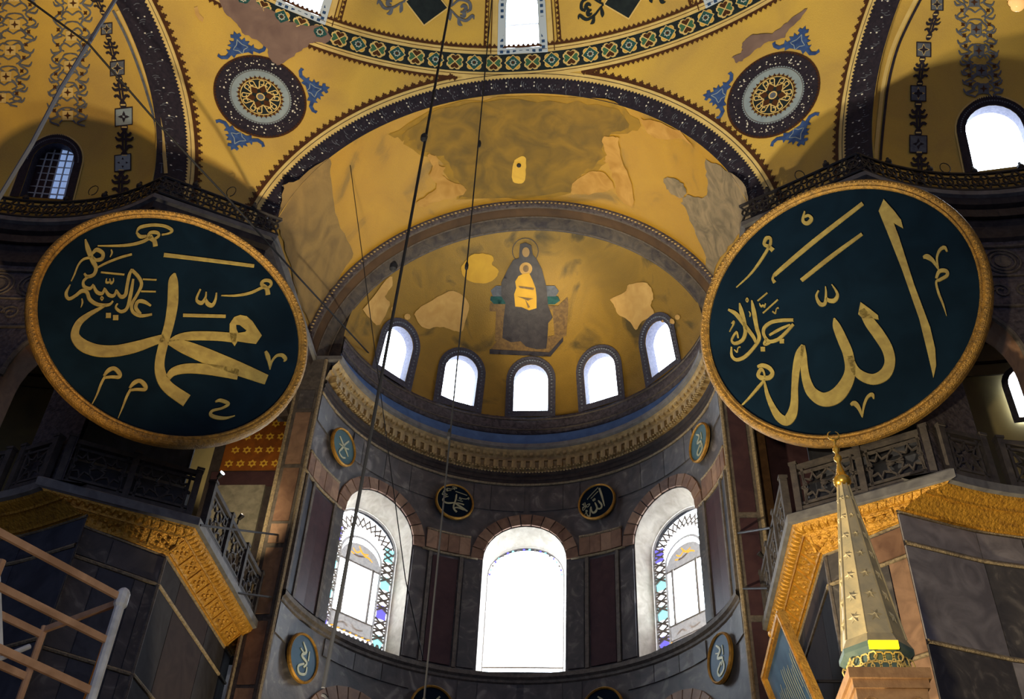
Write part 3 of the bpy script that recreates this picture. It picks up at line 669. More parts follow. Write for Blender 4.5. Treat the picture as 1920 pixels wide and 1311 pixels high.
# diamond ornaments with scrolls between the windows
for cx, cy, s in ((800, 10, -1), (1172, -2, 1)):
    cen = azel(pxS(cx, cy)); f_ = lambda x, z, off=.04: sphP(*swm(x, z, cen), off)
    P_ = []
    for h, m, o_ in ((.72, CREAM, .04), (.66, INK, .045)):
        q = MB(); flatpoly(q, sq(0, 0, h), lambda x, z: f_(x, z, o_)); P_.append((q, m))
    for k in range(4):
        q = MB(); flatpoly(q, heart(0, 0, k * pi / 2, .26), lambda x, z: f_(x, z, .05)); P_.append((q, CREAM)); q = MB(); flatpoly(q, heart(0, 0, k * pi / 2, .19), lambda x, z: f_(x, z, .055)); P_.append((q, BROWN if k % 2 == 0 else VINE))
    multi('diamond_ornament', P_, dome)
    for sx in (-1, 1):
        mb = MB(); g2 = lambda x, z: f_(sx * x, z, .05)
        for st in ([(.7, 0, .05), (.85, .12, .06), (1.05, .3, .08), (1.35, .25, .1), (1.42, .02, .1), (1.3, -.1, .05)], [(.7, 0, .05), (.85, -.12, .06), (1.05, -.3, .08), (1.3, -.38, .1), (1.5, -.2, .1), (1.55, -.32, .03)],
                   [(1.1, .05, .05), (1.2, .12, .12), (1.28, .02, .12), (1.18, -.06, .05)], [(1.1, -.1, .05), (1.22, -.12, .12), (1.22, -.24, .12), (1.1, -.22, .05)], [(.8, .05, .05), (.78, .3, .12), (.8, .42, .02)], [(.8, -.05, .05), (.78, -.3, .12), (.8, -.42, .02)], [(1.05, -.3, .05), (1.1, -.5, .12), (1.2, -.55, .02)]): ribbon(mb, st, g2)
        mb.build('scroll_ornament', VINE if s < 0 else INK, dome)
# bands round the three arches
def arch_bands(axis, cin, cdark, ccream, cbr, par, p0=0, p1=180):
    K = lambda c: (lambda t, h: coneP(axis, c[0] + (c[1] - c[0]) * h, t, c[2]))
    strip('dark_arch_band', K((cin, cdark, .03)), p0, p1, 90, DARKORN, par)
    strip('cream_border', K((cdark, ccream, .02)), p0, p1, 90, CREAM, par)
    strip('border_line', K((ccream - .42, ccream - .36, .035)), p0, p1, 90, DARKORN, par)
    teeth('serrated_edge', K((cdark - .02, cdark + .22, .036)), p0, p1, 200, DARKORN, par, False)
    for q0, q1 in (((p0, 73), (105, p1)) if axis == 0 else ((p0, p1),)):
        strip('border_line', K((ccream, ccream + .13, .035)), q0, q1, 60, BROWN, par)
        teeth('stepped_border', K((ccream + .12, cbr, .035)), q0, q1, int((q1 - q0) * .54), BROWN, par)
    mb = MB(); mb2 = MB(); t = p0 + 3
    while t < p1 - 3:                       # white dots and sprigs painted along the dark band
        for dt, dc, r in ((0, .5, .14), (.0, .75, .12), (1.0, .35, .10), (1.6, .35, .10), (2.2, .6, .12), (2.3, .3, .10)):
            c_ = cin + (cdark - cin) * dc
            if random.random() < .8: (mb if dt < .5 else mb2).add([coneP(axis, c_ + .9 * r * cos(k * pi / 3) , t + dt + 1.5 * r * sin(k * pi / 3), .04) for k in range(6)], [tuple(range(6))])
        for j in range(2):
            c_ = cin + (cdark - cin) * random.uniform(.2, .8); tt = t + 2.6 + j * .5
            ribbon(mb2, [(tt, c_ - .35, .12), (tt + .25, c_, .16), (tt + .05, c_ + .35, .1)], lambda x, y: coneP(axis, y, x, .038))
        t += 3.4 + random.random() * .6
    mb.build('white_painted_dots', WHITEP, par)['kind'] = 'stuff'; mb2.build('painted_sprigs', VINE, par)['kind'] = 'stuff'
arch_bands(0, CB, 27.15, 28.15, 28.85, dome)
for s in (-1, 1):
    arch_bands(s * EXA, CE, 26.9 + (.4 if s < 0 else 0), 27.7 + (.5 if s < 0 else 0), 28.3 + (.7 if s < 0 else 0), dome)
# medallions of the spandrels
def medallion(cx, cy, fin, lab):
    c = (pxS(cx, cy, 0) - CS).normalized(); e1 = V((c.y, -c.x, 0)).normalized(); e2 = e1.cross(c) * -1
    e2 = c.cross(e1) if c.cross(e1).z > 0 else e1.cross(c)
    def mp(x, y, off): return CS + (c * RS + e1 * x + e2 * y).normalized() * (RS - off)
    P_ = []
    def disc(r0, r1, m, off, n=48):
        q = MB(); v = []
        for k in range(n): t = 2 * pi * k / n; v += [mp(r0 * cos(t), r0 * sin(t), off), mp(r1 * cos(t), r1 * sin(t), off)]
        q.add(v, [(2 * k, 2 * ((k + 1) % n), 2 * ((k + 1) % n) + 1, 2 * k + 1) for k in range(n)]); P_.append((q, m))
    def saw(r0, r1, n, m, off):
        q = MB()
        for k in range(n):
            t = 2 * pi * k / n; d = pi / n; q.add([mp(r0 * cos(t - d), r0 * sin(t - d), off), mp(r0 * cos(t + d), r0 * sin(t + d), off), mp(r1 * cos(t), r1 * sin(t), off)], [(0, 1, 2)])
        P_.append((q, m))
    R0 = 1.36
    disc(R0 * .98, R0 * 1.04, BROWN, .02); disc(R0 * .70, R0 * .98, DARKORN, .03); saw(R0 * .97, R0 * 1.02, 90, DARKORN, .032); saw(R0 * .71, R0 * .67, 70, DARKORN, .033)
    disc(R0 * .50, R0 * .70, PALEB, .025); disc(R0 * .655, R0 * .665, BROWN, .034); disc(.001, R0 * .46, INK, .03); saw(R0 * .45, R0 * .545, 30, BROWN, .028); disc(R0 * .435, R0 * .455, CREAM, .036)
    q = MB()
    for k in range(6):
        t = pi / 3 * k + pi / 6; flatpoly(q, [(R0 * r * cos(t + d), R0 * r * sin(t + d)) for r, d in ((.10, 0), (.22, -.42), (.33, 0), (.22, .42))], lambda x, y: mp(x, y, .04))
    P_.append((q, BROWN))
    q = MB()
    for k in range(6):
        t = pi / 3 * k + pi / 6
        ribbon(q, [(R0 * .33 * cos(t), R0 * .33 * sin(t), .03), (R0 * .22 * cos(t + .5), R0 * .22 * sin(t + .5), .03)], lambda x, y: mp(x, y, .044)); ribbon(q, [(R0 * .33 * cos(t), R0 * .33 * sin(t), .03), (R0 * .22 * cos(t - .5), R0 * .22 * sin(t - .5), .03)], lambda x, y: mp(x, y, .044))
        u = t + pi / 6
        for sg in (-1, 1):
            ribbon(q, [(R0 * r * cos(u + sg * d), R0 * r * sin(u + sg * d), .035) for r, d in ((.20, .05), (.30, .16), (.40, .2), (.41, .42), (.33, .44), (.31, .28))], lambda x, y: mp(x, y, .044), 4)
    P_.append((q, CREAM)); disc(.001, R0 * .07, VINE, .045, 10); disc(R0 * .07, R0 * .1, CREAM, .046, 12)
    mo = multi('painted_medallion', P_, dome); mo['label'] = lab
    mb = MB()
    for k in range(110):
        t = random.random() * 2 * pi; r = R0 * random.uniform(.75, .93); s_ = random.choice((.012, .02, .028)); mb.add([mp(r * cos(t) + s_ * cos(j * pi / 3), r * sin(t) + s_ * sin(j * pi / 3), .04) for j in range(6)], [tuple(range(6))])
    mb.build('white_painted_dots', WHITEP, dome)['kind'] = 'stuff'
    for ang in fin:                     # blue leaf finials leaning on the rim
        t = rad(ang); d = (cos(t), sin(t)); n = (-sin(t), cos(t)); B0 = R0 * 1.07
        loc = lambda s_, h_: (d[0] * (B0 + h_) + n[0] * s_, d[1] * (B0 + h_) + n[1] * s_)
        K_ = 1.18; half = [(x * K_, h * K_) for x, h in [(0, .66), (.05, .56), (.13, .58), (.15, .50), (.07, .46), (.11, .38), (.22, .43), (.20, .33), (.31, .31), (.23, .24), (.30, .17), (.38, .21), (.36, .11), (.46, .04), (.58, .06), (.62, .13), (.68, .06), (.60, -.03), (.44, -.06), (.30, .03), (.26, -.06), (.16, .03)]]
        P2 = []; q = MB(); flatpoly(q, [loc(x, h) for x, h in half] + [loc(-x, h) for x, h in half[::-1]], lambda x, y: mp(x, y, .035)); P2.append((q, BLUEP))
        q = MB(); st = [(0, .50), (.09, .32), (.24, .20), (.09, .14), (0, .02), (-.09, .14), (-.24, .20), (-.09, .32), (0, .50)]
        ribbon(q, [(*loc(x, h), .025) for x, h in st], lambda x, y: mp(x, y, .04), 2); P2.append((q, PALEB)); multi('blue_finial', P2, dome)
medallion(488, 183, (128, 32, 262), 'left grey and blue painted medallion with a patch of lost plaster at its rim')
medallion(1450, 180, (48, 152, 282), 'right painted medallion with brown centre')
pxdecal('lost_plaster_stain', [(405, -20), (415, 15), (440, 38), (455, 60), (480, 75), (500, 92), (505, 105), (520, 123), (535, 115), (555, 100), (575, 88), (590, 78), (612, 82), (620, 66), (600, 50), (570, 48), (545, 40), (520, 25), (480, 5), (470, -20)] and rough([(405, -20), (415, 15), (440, 38), (455, 60), (480, 75), (500, 92), (505, 105), (520, 123), (535, 115), (555, 100), (575, 88), (590, 78), (612, 82), (620, 66), (600, 50), (570, 48), (545, 40), (520, 25), (480, 5), (470, -20)], 2), lambda x, y: pxS(x, y, .055), STAIN, dome, (), 16)
pxdecal('lost_plaster_stain', [(1378, 105), (1400, 92), (1392, 80), (1412, 66), (1440, 64), (1462, 52), (1490, 30), (1512, 15), (1500, 34), (1478, 56), (1470, 70), (1440, 75), (1420, 88), (1400, 105), (1384, 118)] and rough([(1372, 108), (1392, 96), (1392, 80), (1412, 66), (1440, 64), (1462, 52), (1490, 30), (1512, 15), (1500, 34), (1478, 56), (1470, 70), (1440, 78), (1420, 92), (1400, 108), (1382, 118)], 2), lambda x, y: pxS(x, y, .055), STAIN, dome, (), 12)
pxdecal('plaster_scar', [(364, 14), (370, 12), (374, 26), (382, 34), (380, 42), (372, 36), (366, 26)], lambda x, y: pxS(x, y, .03), PATCH, dome)

# ------------------------------------------------------------------ building: the two exedrae
RE = 6.75
ceil_ex = {}
def exf(s):
    E = V((12.33 * s, -11.56, 23.1)); n = V((sin(rad(EXA)) * s, cos(rad(EXA)), 0)); t = V((n.y * s, -n.x * s, 0))
    return E, n, t
for s, nm in ((-1, 'left'), (1, 'right')):
    E_, n_, t_ = exf(s)
    em = lambda u, v, off=0.: E_ + (n_ * cos(v / RE) * cos(u / RE) + t_ * cos(v / RE) * sin(u / RE) + V((0, 0, 1)) * sin(v / RE)) * (RE - off)
    def inv(p):
        d = (p - E_) / RE; v = asin(max(-1, min(1, d.z))); return atan2(d.dot(t_), d.dot(n_)) * RE, v * RE
    wc = inv(hit_sph(*((100, 305) if s < 0 else (1868, 262)), E_, RE)); wc = (wc[0], asin((25.05 - 23.1) / RE) * RE)
    wm = lambda x, z: (wc[0] + x / cos(wc[1] / RE), wc[1] + z)
    hin = arch2(.62 if s < 0 else .74, -.95, .35, 12)
    um = lambda v: math.acos(min(1, .0815 / cos(rad(v)))) * RE
    ol = [(um(v), rad(v) * RE) for v in (-.8, 8, 16, 24, 32, 40, 48, 56, 62, 68, 72, 76, 79, 82, 84, 85.1)]
    vs, fs = fill(ol + [(-u, v) for u, v in ol[::-1]], [[wm(*p) for p in hin]], .5)
    ce = ceil_ex[s] = struct('ceiling_exedra_' + nm, [em(*v) for v in vs], fs, YEL, nm + ' golden side conch with painted vine columns', 'ceiling', True)
    f_ = lambda x, z, off=0.: em(*wm(x, z), off)
    hw = .62 if s < 0 else .74
    wn = new_window(hin, arch2(hw - .03, -.95, .35, 12), lambda x, z: f_(x, z), lambda x, z: f_(x, z, -.45), ('grilled window with pale and dark panes in the left conch' if s < 0 else 'glaring white window in the right conch'), WINDK)
    if s > 0: ptex('pane', arch2(hw + .02, -.98, .35, 12), lambda x, z: f_(x, z, -.4), PANE, wn)
    else:
        ptex('pane', [(-hw, -.95), (.02, -.95), (.02, 1.0), (-hw, .9)], lambda x, z: f_(x, z, -.4), PANEB, wn); ptex('pane', [(.02, -.95), (hw, -.95), (hw, .9), (.02, 1.0)], lambda x, z: f_(x, z, -.4), mat('dark_pane', (52, 34, 38), None, 1, .3), wn)
        for k in range(-2, 3):
            mb = MB(); mb.bar(f_(k * .2, -.95, -.36), f_(k * .2, .35 + sqrt(max(.0, hw * hw - k * k * .04)), -.36), .035, n_, .03); mb.build('glazing_bar', PAINTW, wn)
        for k in range(8):
            z = -.75 + .22 * k; hx = hw if z < .35 else sqrt(max(.01, hw * hw - (z - .35) ** 2)); mb = MB(); mb.bar(f_(-hx, z, -.36), f_(hx, z, -.36), .03, n_, .035); mb.build('glazing_bar', PAINTW, wn)
    ptex('ornamental_frame', arch2(hw + .24, -1.0, .35, 16), lambda x, z: f_(x, z, .03), DARKORN, wn, [hin]); 
    ptex('cream_border', arch2(hw + .29, -1.0, .35, 16), lambda x, z: f_(x, z, .02), CREAM, wn, [arch2(hw + .25, -1.02, .35, 16)])
    teeth('serrated_edge', lambda t, h: f_((hw + .23 - .3 * h * .3) * cos(t), .35 + (hw + .23 + .06 * h) * sin(t), .035), 0, pi, 44, DARKORN, wn, False)
    mb = MB()
    for k in range(40):
        t = pi * k / 39; mb.add([f_((hw + .13) * cos(t) + .025 * cos(j * pi / 3), .35 + (hw + .13) * sin(t) + .025 * sin(j * pi / 3), .04) for j in range(6)], [tuple(range(6))])
    mb.build('painted_sprigs', VINE, wn)['kind'] = 'stuff'
    px_ = lambda x, y, off=.03: hit_sph(x, y, E_, RE - off)
    # pale inner border of the arch
    arc = [(215, 20), (240, 70), (262, 125), (280, 180), (296, 240), (303, 300), (305, 325)] if s < 0 else [(1728, -10), (1702, 40), (1680, 90), (1664, 150), (1656, 210), (1650, 270), (1648, 300)]
    mb = MB(); ribbon(mb, [(x, y, 7) for x, y in arc], lambda x, y: px_(x + (6 if s < 0 else -6), y, .03)); mb.build('cream_border', CREAM, ce)
    mb = MB(); ribbon(mb, [(x, y, 5) for x, y in arc], lambda x, y: px_(x - (3 if s < 0 else -3), y, .035)); mb.build('dark_border', VINE if s < 0 else DARKORN, ce)
    # chain of square crosses and vases
    sqs = [(200, 54, 11), (220, 128, 14), (232, 219, 17), (230, 305, 16)] if s < 0 else [(1757, 8, 12), (1732, 93, 14), (1722, 175, 15), (1722, 270, 17)]
    for x, y, h in sqs:
        P_ = []; k_ = .12 if s < 0 else -.04
        for hh, m, o_ in ((h, DARKORN, .03), (h - 2, PALEB if s < 0 and y > 200 else VINE, .035)):
            q = MB(); flatpoly(q, [(x - hh, y - hh + k_ * hh), (x + hh, y - hh - k_ * hh), (x + hh, y + hh - k_ * hh), (x - hh, y + hh + k_ * hh)], lambda a_, b_: px_(a_, b_, o_)); P_.append((q, m))
        for hh, m, o_ in ((h * .82, CREAM, .04), (h * .66, DARKORN, .045)):
            q = MB(); flatpoly(q, [(x + hh * (1 if k % 4 == 0 else .38) * cos(k * pi / 8) * (1 if k % 2 == 0 else 1.5), y + hh * (1 if k % 4 == 0 else .38) * sin(k * pi / 8) * (1 if k % 2 == 0 else 1.5)) for k in range(16)], lambda a_, b_: px_(a_, b_, o_)); P_.append((q, m))
        multi('square_ornament', P_, ce)
    vas = [(184, 5, 10, -.45), (209, 92, 11, -.25), (227, 172, 13, -.15), (233, 265, 14, 0), (226, 345, 14, .05)] if s < 0 else [(1748, 48, 11, .3), (1727, 134, 12, .1), (1722, 222, 14, 0), (1725, 312, 14, -.05)]
    for x, y, h, sl in vas:
        q = MB(); r2 = MB(); ss = lambda a_, b_: px_(x + a_ * h / 10 - b_ * sl * h / 10, y + b_ * h / 10, .035)
        for y0 in (-19, 19):
            flatpoly(q, [(5 * cos(k * pi / 6), y0 + 6.5 * sin(k * pi / 6)) for k in range(12)], ss); flatpoly(r2, [(-3.5, y0 - 1), (3.5, y0 - 1), (3.5, y0 + 1), (-3.5, y0 + 1)], lambda a_, b_: px_(x + a_ * h / 10 - b_ * sl * h / 10, y + b_ * h / 10, .04))
        for sx in (-1, 1):
            for st in ([(0, -14, 3), (5 * sx, -8, 4), (9 * sx, -12, 3)], [(0, 14, 3), (6 * sx, 6, 4), (11 * sx, 8, 3)], [(0, -4, 4), (8 * sx, -2, 4), (12 * sx, -6, 2)], [(2 * sx, 10, 3), (2 * sx, -10, 3)]): ribbon(q, st, ss, 3)
        multi('vase_ornament', [(q, DARKORN), (r2, CREAM)], ce)
    # broad columns of scrolling vines
    cols = [([(138, -10), (134, 60), (130, 130), (126, 190), (128, 236)], 34), ([(25, -20), (28, 40), (18, 100), (8, 160), (-4, 200)], 40)] if s < 0 else [([(1826, -10), (1830, 50), (1836, 100), (1842, 145), (1846, 182)], 34)]
    for pts_, wd in cols:
        c_ = spline([(x, y, 0) for x, y in pts_], 10); q = MB(); r2 = MB(); r3 = MB(); n = len(c_)
        for sx in (-1, 1):
            ribbon(q, [(x + sx * wd * (.75 + .25 * sin(i * 1.25 + sx)), y, 3.2) for i, (x, y, _) in enumerate(c_)], lambda a_, b_: px_(a_, b_, .035), 3)
            for i in range(2, n - 3, 4):
                x, y, _ = c_[i]
                for st in ([(x, y, 2.5), (x + sx * wd * .35, y - 7, 3), (x + sx * wd * .6, y + 3, 3.5), (x + sx * wd * .35, y + 8, 2)], [(x + sx * wd * .5, y + 8, 2), (x + sx * wd * .95, y + 12, 4), (x + sx * wd * 1.1, y + 4, 2)], [(x, y + 12, 2), (x + sx * wd * .3, y + 14, 3), (x + sx * wd * .45, y + 20, 2)]): ribbon(q, st, lambda a_, b_: px_(a_, b_, .035), 3)
                flatpoly(r2, [(x + sx * wd * .72 + 5 * cos(k * pi / 4) * (1 if k % 2 else .5), y - 4 + 5 * sin(k * pi / 4) * (1 if k % 2 else .5)) for k in range(8)], lambda a_, b_: px_(a_, b_, .04))
        for i in range(3, n - 2, 8):
            x, y, _ = c_[i]; flatpoly(r3, [(x - 10, y - 9), (x + 10, y - 9), (x + 10, y + 9), (x - 10, y + 9)], lambda a_, b_: px_(a_, b_, .036)); flatpoly(r2, [(x + 8 * cos(k * pi / 4) * (1 if k % 2 == 0 else .35), y + 8 * sin(k * pi / 4) * (1 if k % 2 == 0 else .35)) for k in range(8)], lambda a_, b_: px_(a_, b_, .042))
        multi('vine_column', [(q, VINE), (r3, VINE if s > 0 else CREAM), (r2, BROWN)], ce)

# ------------------------------------------------------------------ building: cornices, piers, galleries
def exarc(s, r, p0, p1, n=None):
    n = n or max(2, int(abs(p1 - p0) / 4)); E = V((12.33 * s, -11.56))
    return [E + V((s * sin(rad(p0 + (p1 - p0) * i / n)), cos(rad(p0 + (p1 - p0) * i / n)))) * r for i in range(n + 1)]
mir = lambda p: [V((-q.x, q.y)) for q in p][::-1]
PSI = -28.9
U_L = exarc(-1, 6.35, 115, PSI, 36) + [V((-6.31, -4.36)), V((-6.31, .78)), V((-5.5, .78))]
U_AP = [V(p) for p in arcpath(-81.9, 81.9, 5.555, 82)]
U_ALL = U_L[:-1] + U_AP + mir(U_L[:-1])
sweep(U_ALL, [(.62, 23.08), (.06, 23.03), (0, 22.99), (0, 22.84), (.1, 22.80)], 'trim_upper_cornice', SLABG, None, False, 'grey stone lip of the upper cornice running round the whole east end')
ap_c = sweep(U_AP, [(.08, 22.84), (.12, 22.74), (.26, 22.58), (.27, 22.46), (.33, 22.44), (.42, 22.14), (.43, 22.08)], 'trim_apse_dentil_cornice', DENT, None, False, 'worn gilded dentil cornice round the apse')
def dent_row(t0, t1, n, r, z, sx, sy, sz, m, name, par):
    me = None
    for k in range(n):
        t = t0 + (t1 - t0) * (k + .5) / n
        if me is None:
            mb = MB(); mb.box((-sx / 2, -sy, 0), (sx, 0, 0), (0, sy, 0), (0, 0, sz)); mb.v[4].z += 0; o = mb.build(name, m, par); me = o.data
        else: o = link(name, me, None, par)
        o.location = (r * sin(rad(t)), r * cos(rad(t)), z); o.rotation_euler = (0, 0, -rad(t))
dent_row(-80, 80, 52, 5.98, 22.14, .17, .24, .26, DENT, 'dentil', ap_c)
dent_row(-80, 80, 70, 5.84, 22.60, .12, .14, .11, DENT, 'modillion', ap_c)
sweep(U_AP, [(.43, 22.1), (.34, 22.04), (.34, 21.93), (.40, 21.9), (.38, 21.76), (.42, 21.74), (.42, 21.66), (.46, 21.6)], 'trim_apse_dark_moulding', DARKM, None, False, 'soot dark moulding below the apse dentils')
for zz, rr in ((22.0, 5.64), (21.83, 5.60)):
    mb = MB(); n = 150
    for k in range(n):
        t = rad(-81 + 162 * k / (n - 1)); mb.box(V(((rr + .03) * sin(t), (rr + .03) * cos(t), zz)), V((cos(t), -sin(t), 0)) * .05, V((-sin(t), -cos(t), 0)) * .05, V((0, 0, .035)))
    mb.build('bead_row', DENT, ap_c)['kind'] = 'stuff'
for s, nm in ((-1, 'left'), (1, 'right')):
    side = (lambda p: p) if s < 0 else mir
    pl = side(U_L[:-1])
    tr = sweep(pl, [(.08, 22.84), (.14, 22.62), (.3, 22.56), (.3, 22.1), (.36, 22.02), (.36, 21.62), (.45, 21.55), (.6, 21.3), (.85, 21.2)], 'trim_dark_cornice_' + nm, DARKM, None, False, 'dark moulded underside of the upper cornice on the ' + nm)
    bl = exarc(s, 6.35 + .27, 112, PSI + 1, 60)
    for k, q in enumerate(bl):
        d = (q - V((12.33 * s, -11.56))).normalized(); mb = MB(); mb.box((q.x, q.y, 22.2), V((d.y, -d.x, 0)) * .28, V((-d.x, -d.y, 0)) * .1, (0, 0, .26)); mb.build('bracket', DARKM, tr)
    # exedra arcade at gallery level: carved spandrel wall with an arch beside the pier
    E2 = V((12.33 * s, -11.56)); RX = 6.8
    xm = lambda u, z, off=0.: V((E2.x + s * (RX + off) * sin(u / RX), E2.y + (RX + off) * cos(u / RX), z))
    U0 = RX * pi / 180
    arcs = [[(c * U0 + hw * cos(pi * k / 12), 17.75 + 1.35 * sin(pi * k / 12)) for k in range(13)] + [(c * U0 - hw, 13.9), (c * U0 + hw, 13.9)] for c, hw in ((-8.6, .86), (11, .98), (32, 1.1))]
    vs, fs = fill([(-29 * U0, 13.8), (60 * U0, 13.8), (60 * U0, 21.6), (-29 * U0, 21.6)], arcs, .6)
    wx = struct('wall_exedra_' + nm, [xm(*v) for v in vs], fs, CARVE, 'carved marble spandrel wall of the ' + nm + ' exedra arcade', 'wall', True)
    for ar in arcs:
        v, f = loop_quads([xm(*p) for p in ar], [xm(p[0], p[1], .75) for p in ar]); obj('arch_soffit', v, f, PINKM, wx)
        mb = MB(); mb.tube([xm(p[0], p[1], -.02) for p in ar[:13]], .07, 6); mb.build('arch_moulding', FRAMEM, wx)
    for zz, rr in ((21.35, .05), (19.35, .04), (20.35, .03)):
        mb = MB(); mb.tube([xm(u * U0, zz, -.03) for u in range(-28, 60, 2)], rr, 6); mb.build('string_moulding', FRAMEM, wx)
    for k in range(9):                       # carved discs and scrolls in the spandrels
        u = (-24 + 8.2 * k) * U0; mb = MB()
        for r_ in (.42, .3): mb.tube([xm(u + r_ * cos(j * pi / 10), 20.85 + r_ * .95 * sin(j * pi / 10), -.02) for j in range(21)], .03, 5)
        flatpoly(mb, circle(u, 20.85, .2), lambda x, y: xm(x, y, -.03)); mb.build('carved_disc', FRAMEM, wx)
        for du_ in (-.28, .28):
            mb = MB(); mb.tube([xm(u + du_ + (.25 - .012 * j) * cos(j * .55) * (1 if du_ > 0 else -1), 19.85 + (.25 - .012 * j) * sin(j * .55), -.02) for j in range(17)], .03, 5); mb.build('carved_scroll', FRAMEM, wx)
    # pier at gallery level, opening beside it, end wall behind
    pier = [V((E2.x + s * 9.2 * sin(rad(-16)), E2.y + 9.2 * cos(rad(-16))))] + exarc(s, 6.35, -16, PSI, 3) + [V((6.31 * s, -4.36)), V((6.31 * s, -3.1)), V((8.6 * s, -3.1))]
    if s > 0: pier = pier[::-1]
    wp = sweep(pier, [(.82, 13.8), (.82, 21.3)], 'wall_pier_' + nm, PIERBL, None, False, nm + ' pier at gallery level behind the great roundel', 'wall')
    base = sweep(pier, [(.82, 14.0), (.68, 14.05), (.68, 14.9), (.75, 15.0), (.82, 15.05)], 'pier_base', PIERBL, wp)
    c1, c2 = V((6.76 * s, -4.6)), V((9.1 * s, -5.9))
    gw = MB(); gw.box((6.62 * s, 2.0, 13.5), (6.5 * s, 0, 0), (0, .3, 0), (0, 0, 9.5)); ge = gw.build('wall_gallery_end_' + nm, PORPH if s > 0 else DARKM)
    tag(ge, 'dim end wall of the ' + nm + ' gallery', 'wall', None, 'structure')
    fl = MB(); fl.box((7.2 * s, -4.0, 13.5), (14 * s, 0, 0), (0, 6.0, 0), (0, 0, .45)); tag(fl.build('floor_gallery_' + nm, PORPH), 'marble floor of the ' + nm + ' gallery', 'floor', None, 'structure')
    fl = MB(); fl.box((6.8 * s, -4.0, 22.2), (14 * s, 0, 0), (0, 6.0, 0), (0, 0, .3)); tag(fl.build('ceiling_gallery_' + nm, PORPH), 'dark ceiling of the ' + nm + ' gallery', 'ceiling', None, 'structure')
    up = MB(); up.box((6.76 * s, -4.2, 20.6), (.4 * s, 0, 0), (0, 5.2, 0), (0, 0, 2.3)); tag(up.build('wall_bema_lintel_' + nm, DARKM), 'dark lintel under the cornice on the ' + nm + ' side of the vault', 'wall', None, 'structure')
    # gallery back wall seen through the arcade
    vs = []; fs = []; n = 40
    for i in range(n + 1):
        t = -22 + 100 * i / n; q = E2 + V((s * sin(rad(t)), cos(rad(t)))) * 11.5; vs += [(q.x, q.y, 13.4), (q.x, q.y, 23.2)]
    gb = struct('wall_gallery_' + nm, vs, [(2 * i, 2 * i + 2, 2 * i + 3, 2 * i + 1) for i in range(n)], CREAMW, 'cream plastered back wall of the ' + nm + ' gallery', 'wall', True)
    mb = MB(); pts = [E2 + V((s * sin(rad(t)), cos(rad(t)))) * 11.4 for t in range(-22, 70, 4)]
    sweep(pts if s < 0 else pts[::-1], [(0, 21.0), (-.12, 21.05), (-.12, 21.45), (0, 21.5)], 'gallery_cornice', DARKM, gb)
    # lower walls
    G_L = side(exarc(-1, 6.5, 115, -27.0, 36) + [V((-9.45, -5.88)), V((-6.4, -4.2)), V((-6.37, 1.3))])
    lw = sweep(G_L, [(.75, 13.3), (.75, 0)], 'wall_lower_pier_' + nm, MARBLE, None, False, nm + ' lower pier clad in large marble slabs', 'wall')
    sweep(G_L, [(.6, 14.03), (.05, 14.03), (0, 13.99), (0, 13.80), (.09, 13.77)], 'trim_gallery_lip_' + nm, SLABG, None, False, 'grey lip of the ' + nm + ' gallery floor')
    gc = sweep(G_L, [(.09, 13.78), (.13, 13.72), (.30, 13.62), (.32, 13.57), (.36, 13.60), (.40, 13.56), (.62, 13.34), (.64, 13.29), (.68, 13.31), (.75, 13.24)], 'trim_gilded_cornice_' + nm, GILT, None, False, 'gilded carved cornice below the ' + nm + ' gallery railing')
    a_, b_, c_ = offset_path(G_L, .2)[-3 if s < 0 else 0:][:3] if s < 0 else offset_path(G_L, .2)[:3][::-1]
    a1_, b1_, c1_ = offset_path(G_L, .5)[-3:] if s < 0 else offset_path(G_L, .5)[:3][::-1]
    mb = MB(); me2 = MB()
    for p, q, p1, q1 in ((a_, b_, a1_, b1_), (b_, c_, b1_, c1_)):
        L_ = (q - p).length; n = int(L_ / .17); d = (q - p) / L_; nn = V((d.y, -d.x)) * (1 if s < 0 else -1)
        for k in range(n):
            u = p + d * (L_ * (k + .5) / n); o_ = V((u.x, u.y, 13.67)); dx = V((d.x, d.y, 0)) * .055; nz = V((-nn.x * .1, -nn.y * .1, -.06)); ou = V((nn.x, nn.y, -1.4)).normalized() * .035
            mb.add([o_ - dx - nz * .8, o_ + dx - nz * .8, o_ + dx * .7 + nz, o_ - dx * .7 + nz, o_ + ou - dx * .3, o_ + ou + dx * .3], [(0, 1, 5, 4), (1, 2, 5), (2, 3, 4, 5), (3, 0, 4)])
        n = int(L_ / .62)
        for k in range(n + 1):
            u = p1 + (q1 - p1) * (k / n); o_ = V((u.x, u.y, 13.45)); dx = V((d.x, d.y, 0)); sl = V((-nn.x * .13, -nn.y * .13, -.13))
            me2.bar(o_ - sl, o_ + sl, .05, (nn.x, nn.y, -1), .04)
            if k < n:
                w_ = (q1 - p1) / n; o2 = o_ + V((w_.x, w_.y, 0)) * .5
                for j in range(5):
                    rr = .12 if j else 0; t = j * pi / 2 + pi / 4; cc = o2 + dx * (rr * 1.3 * cos(t)) + sl * (rr * 5 * sin(t)); me2.lathe(cc, [(.02, -.04), (.06, 0), (.02, .04)], 6)
    mb.build('carved_leaves', GILT, gc)['kind'] = 'stuff'; me2.build('carved_coffers', GILT, gc)['kind'] = 'stuff'
    mb = MB(); lp = offset_path(G_L, .74)
    mb.tube([(q.x, q.y, 13.27) for q in lp], .035, 6); mb.build('rope_moulding', ROPE, gc)
    # marble slabs of the lower pier with rope mouldings between the courses
    wl = offset_path(G_L, .75); Aw, Bw, Cw = (wl[-3], wl[-2], wl[-1]) if s < 0 else (wl[2], wl[1], wl[0])
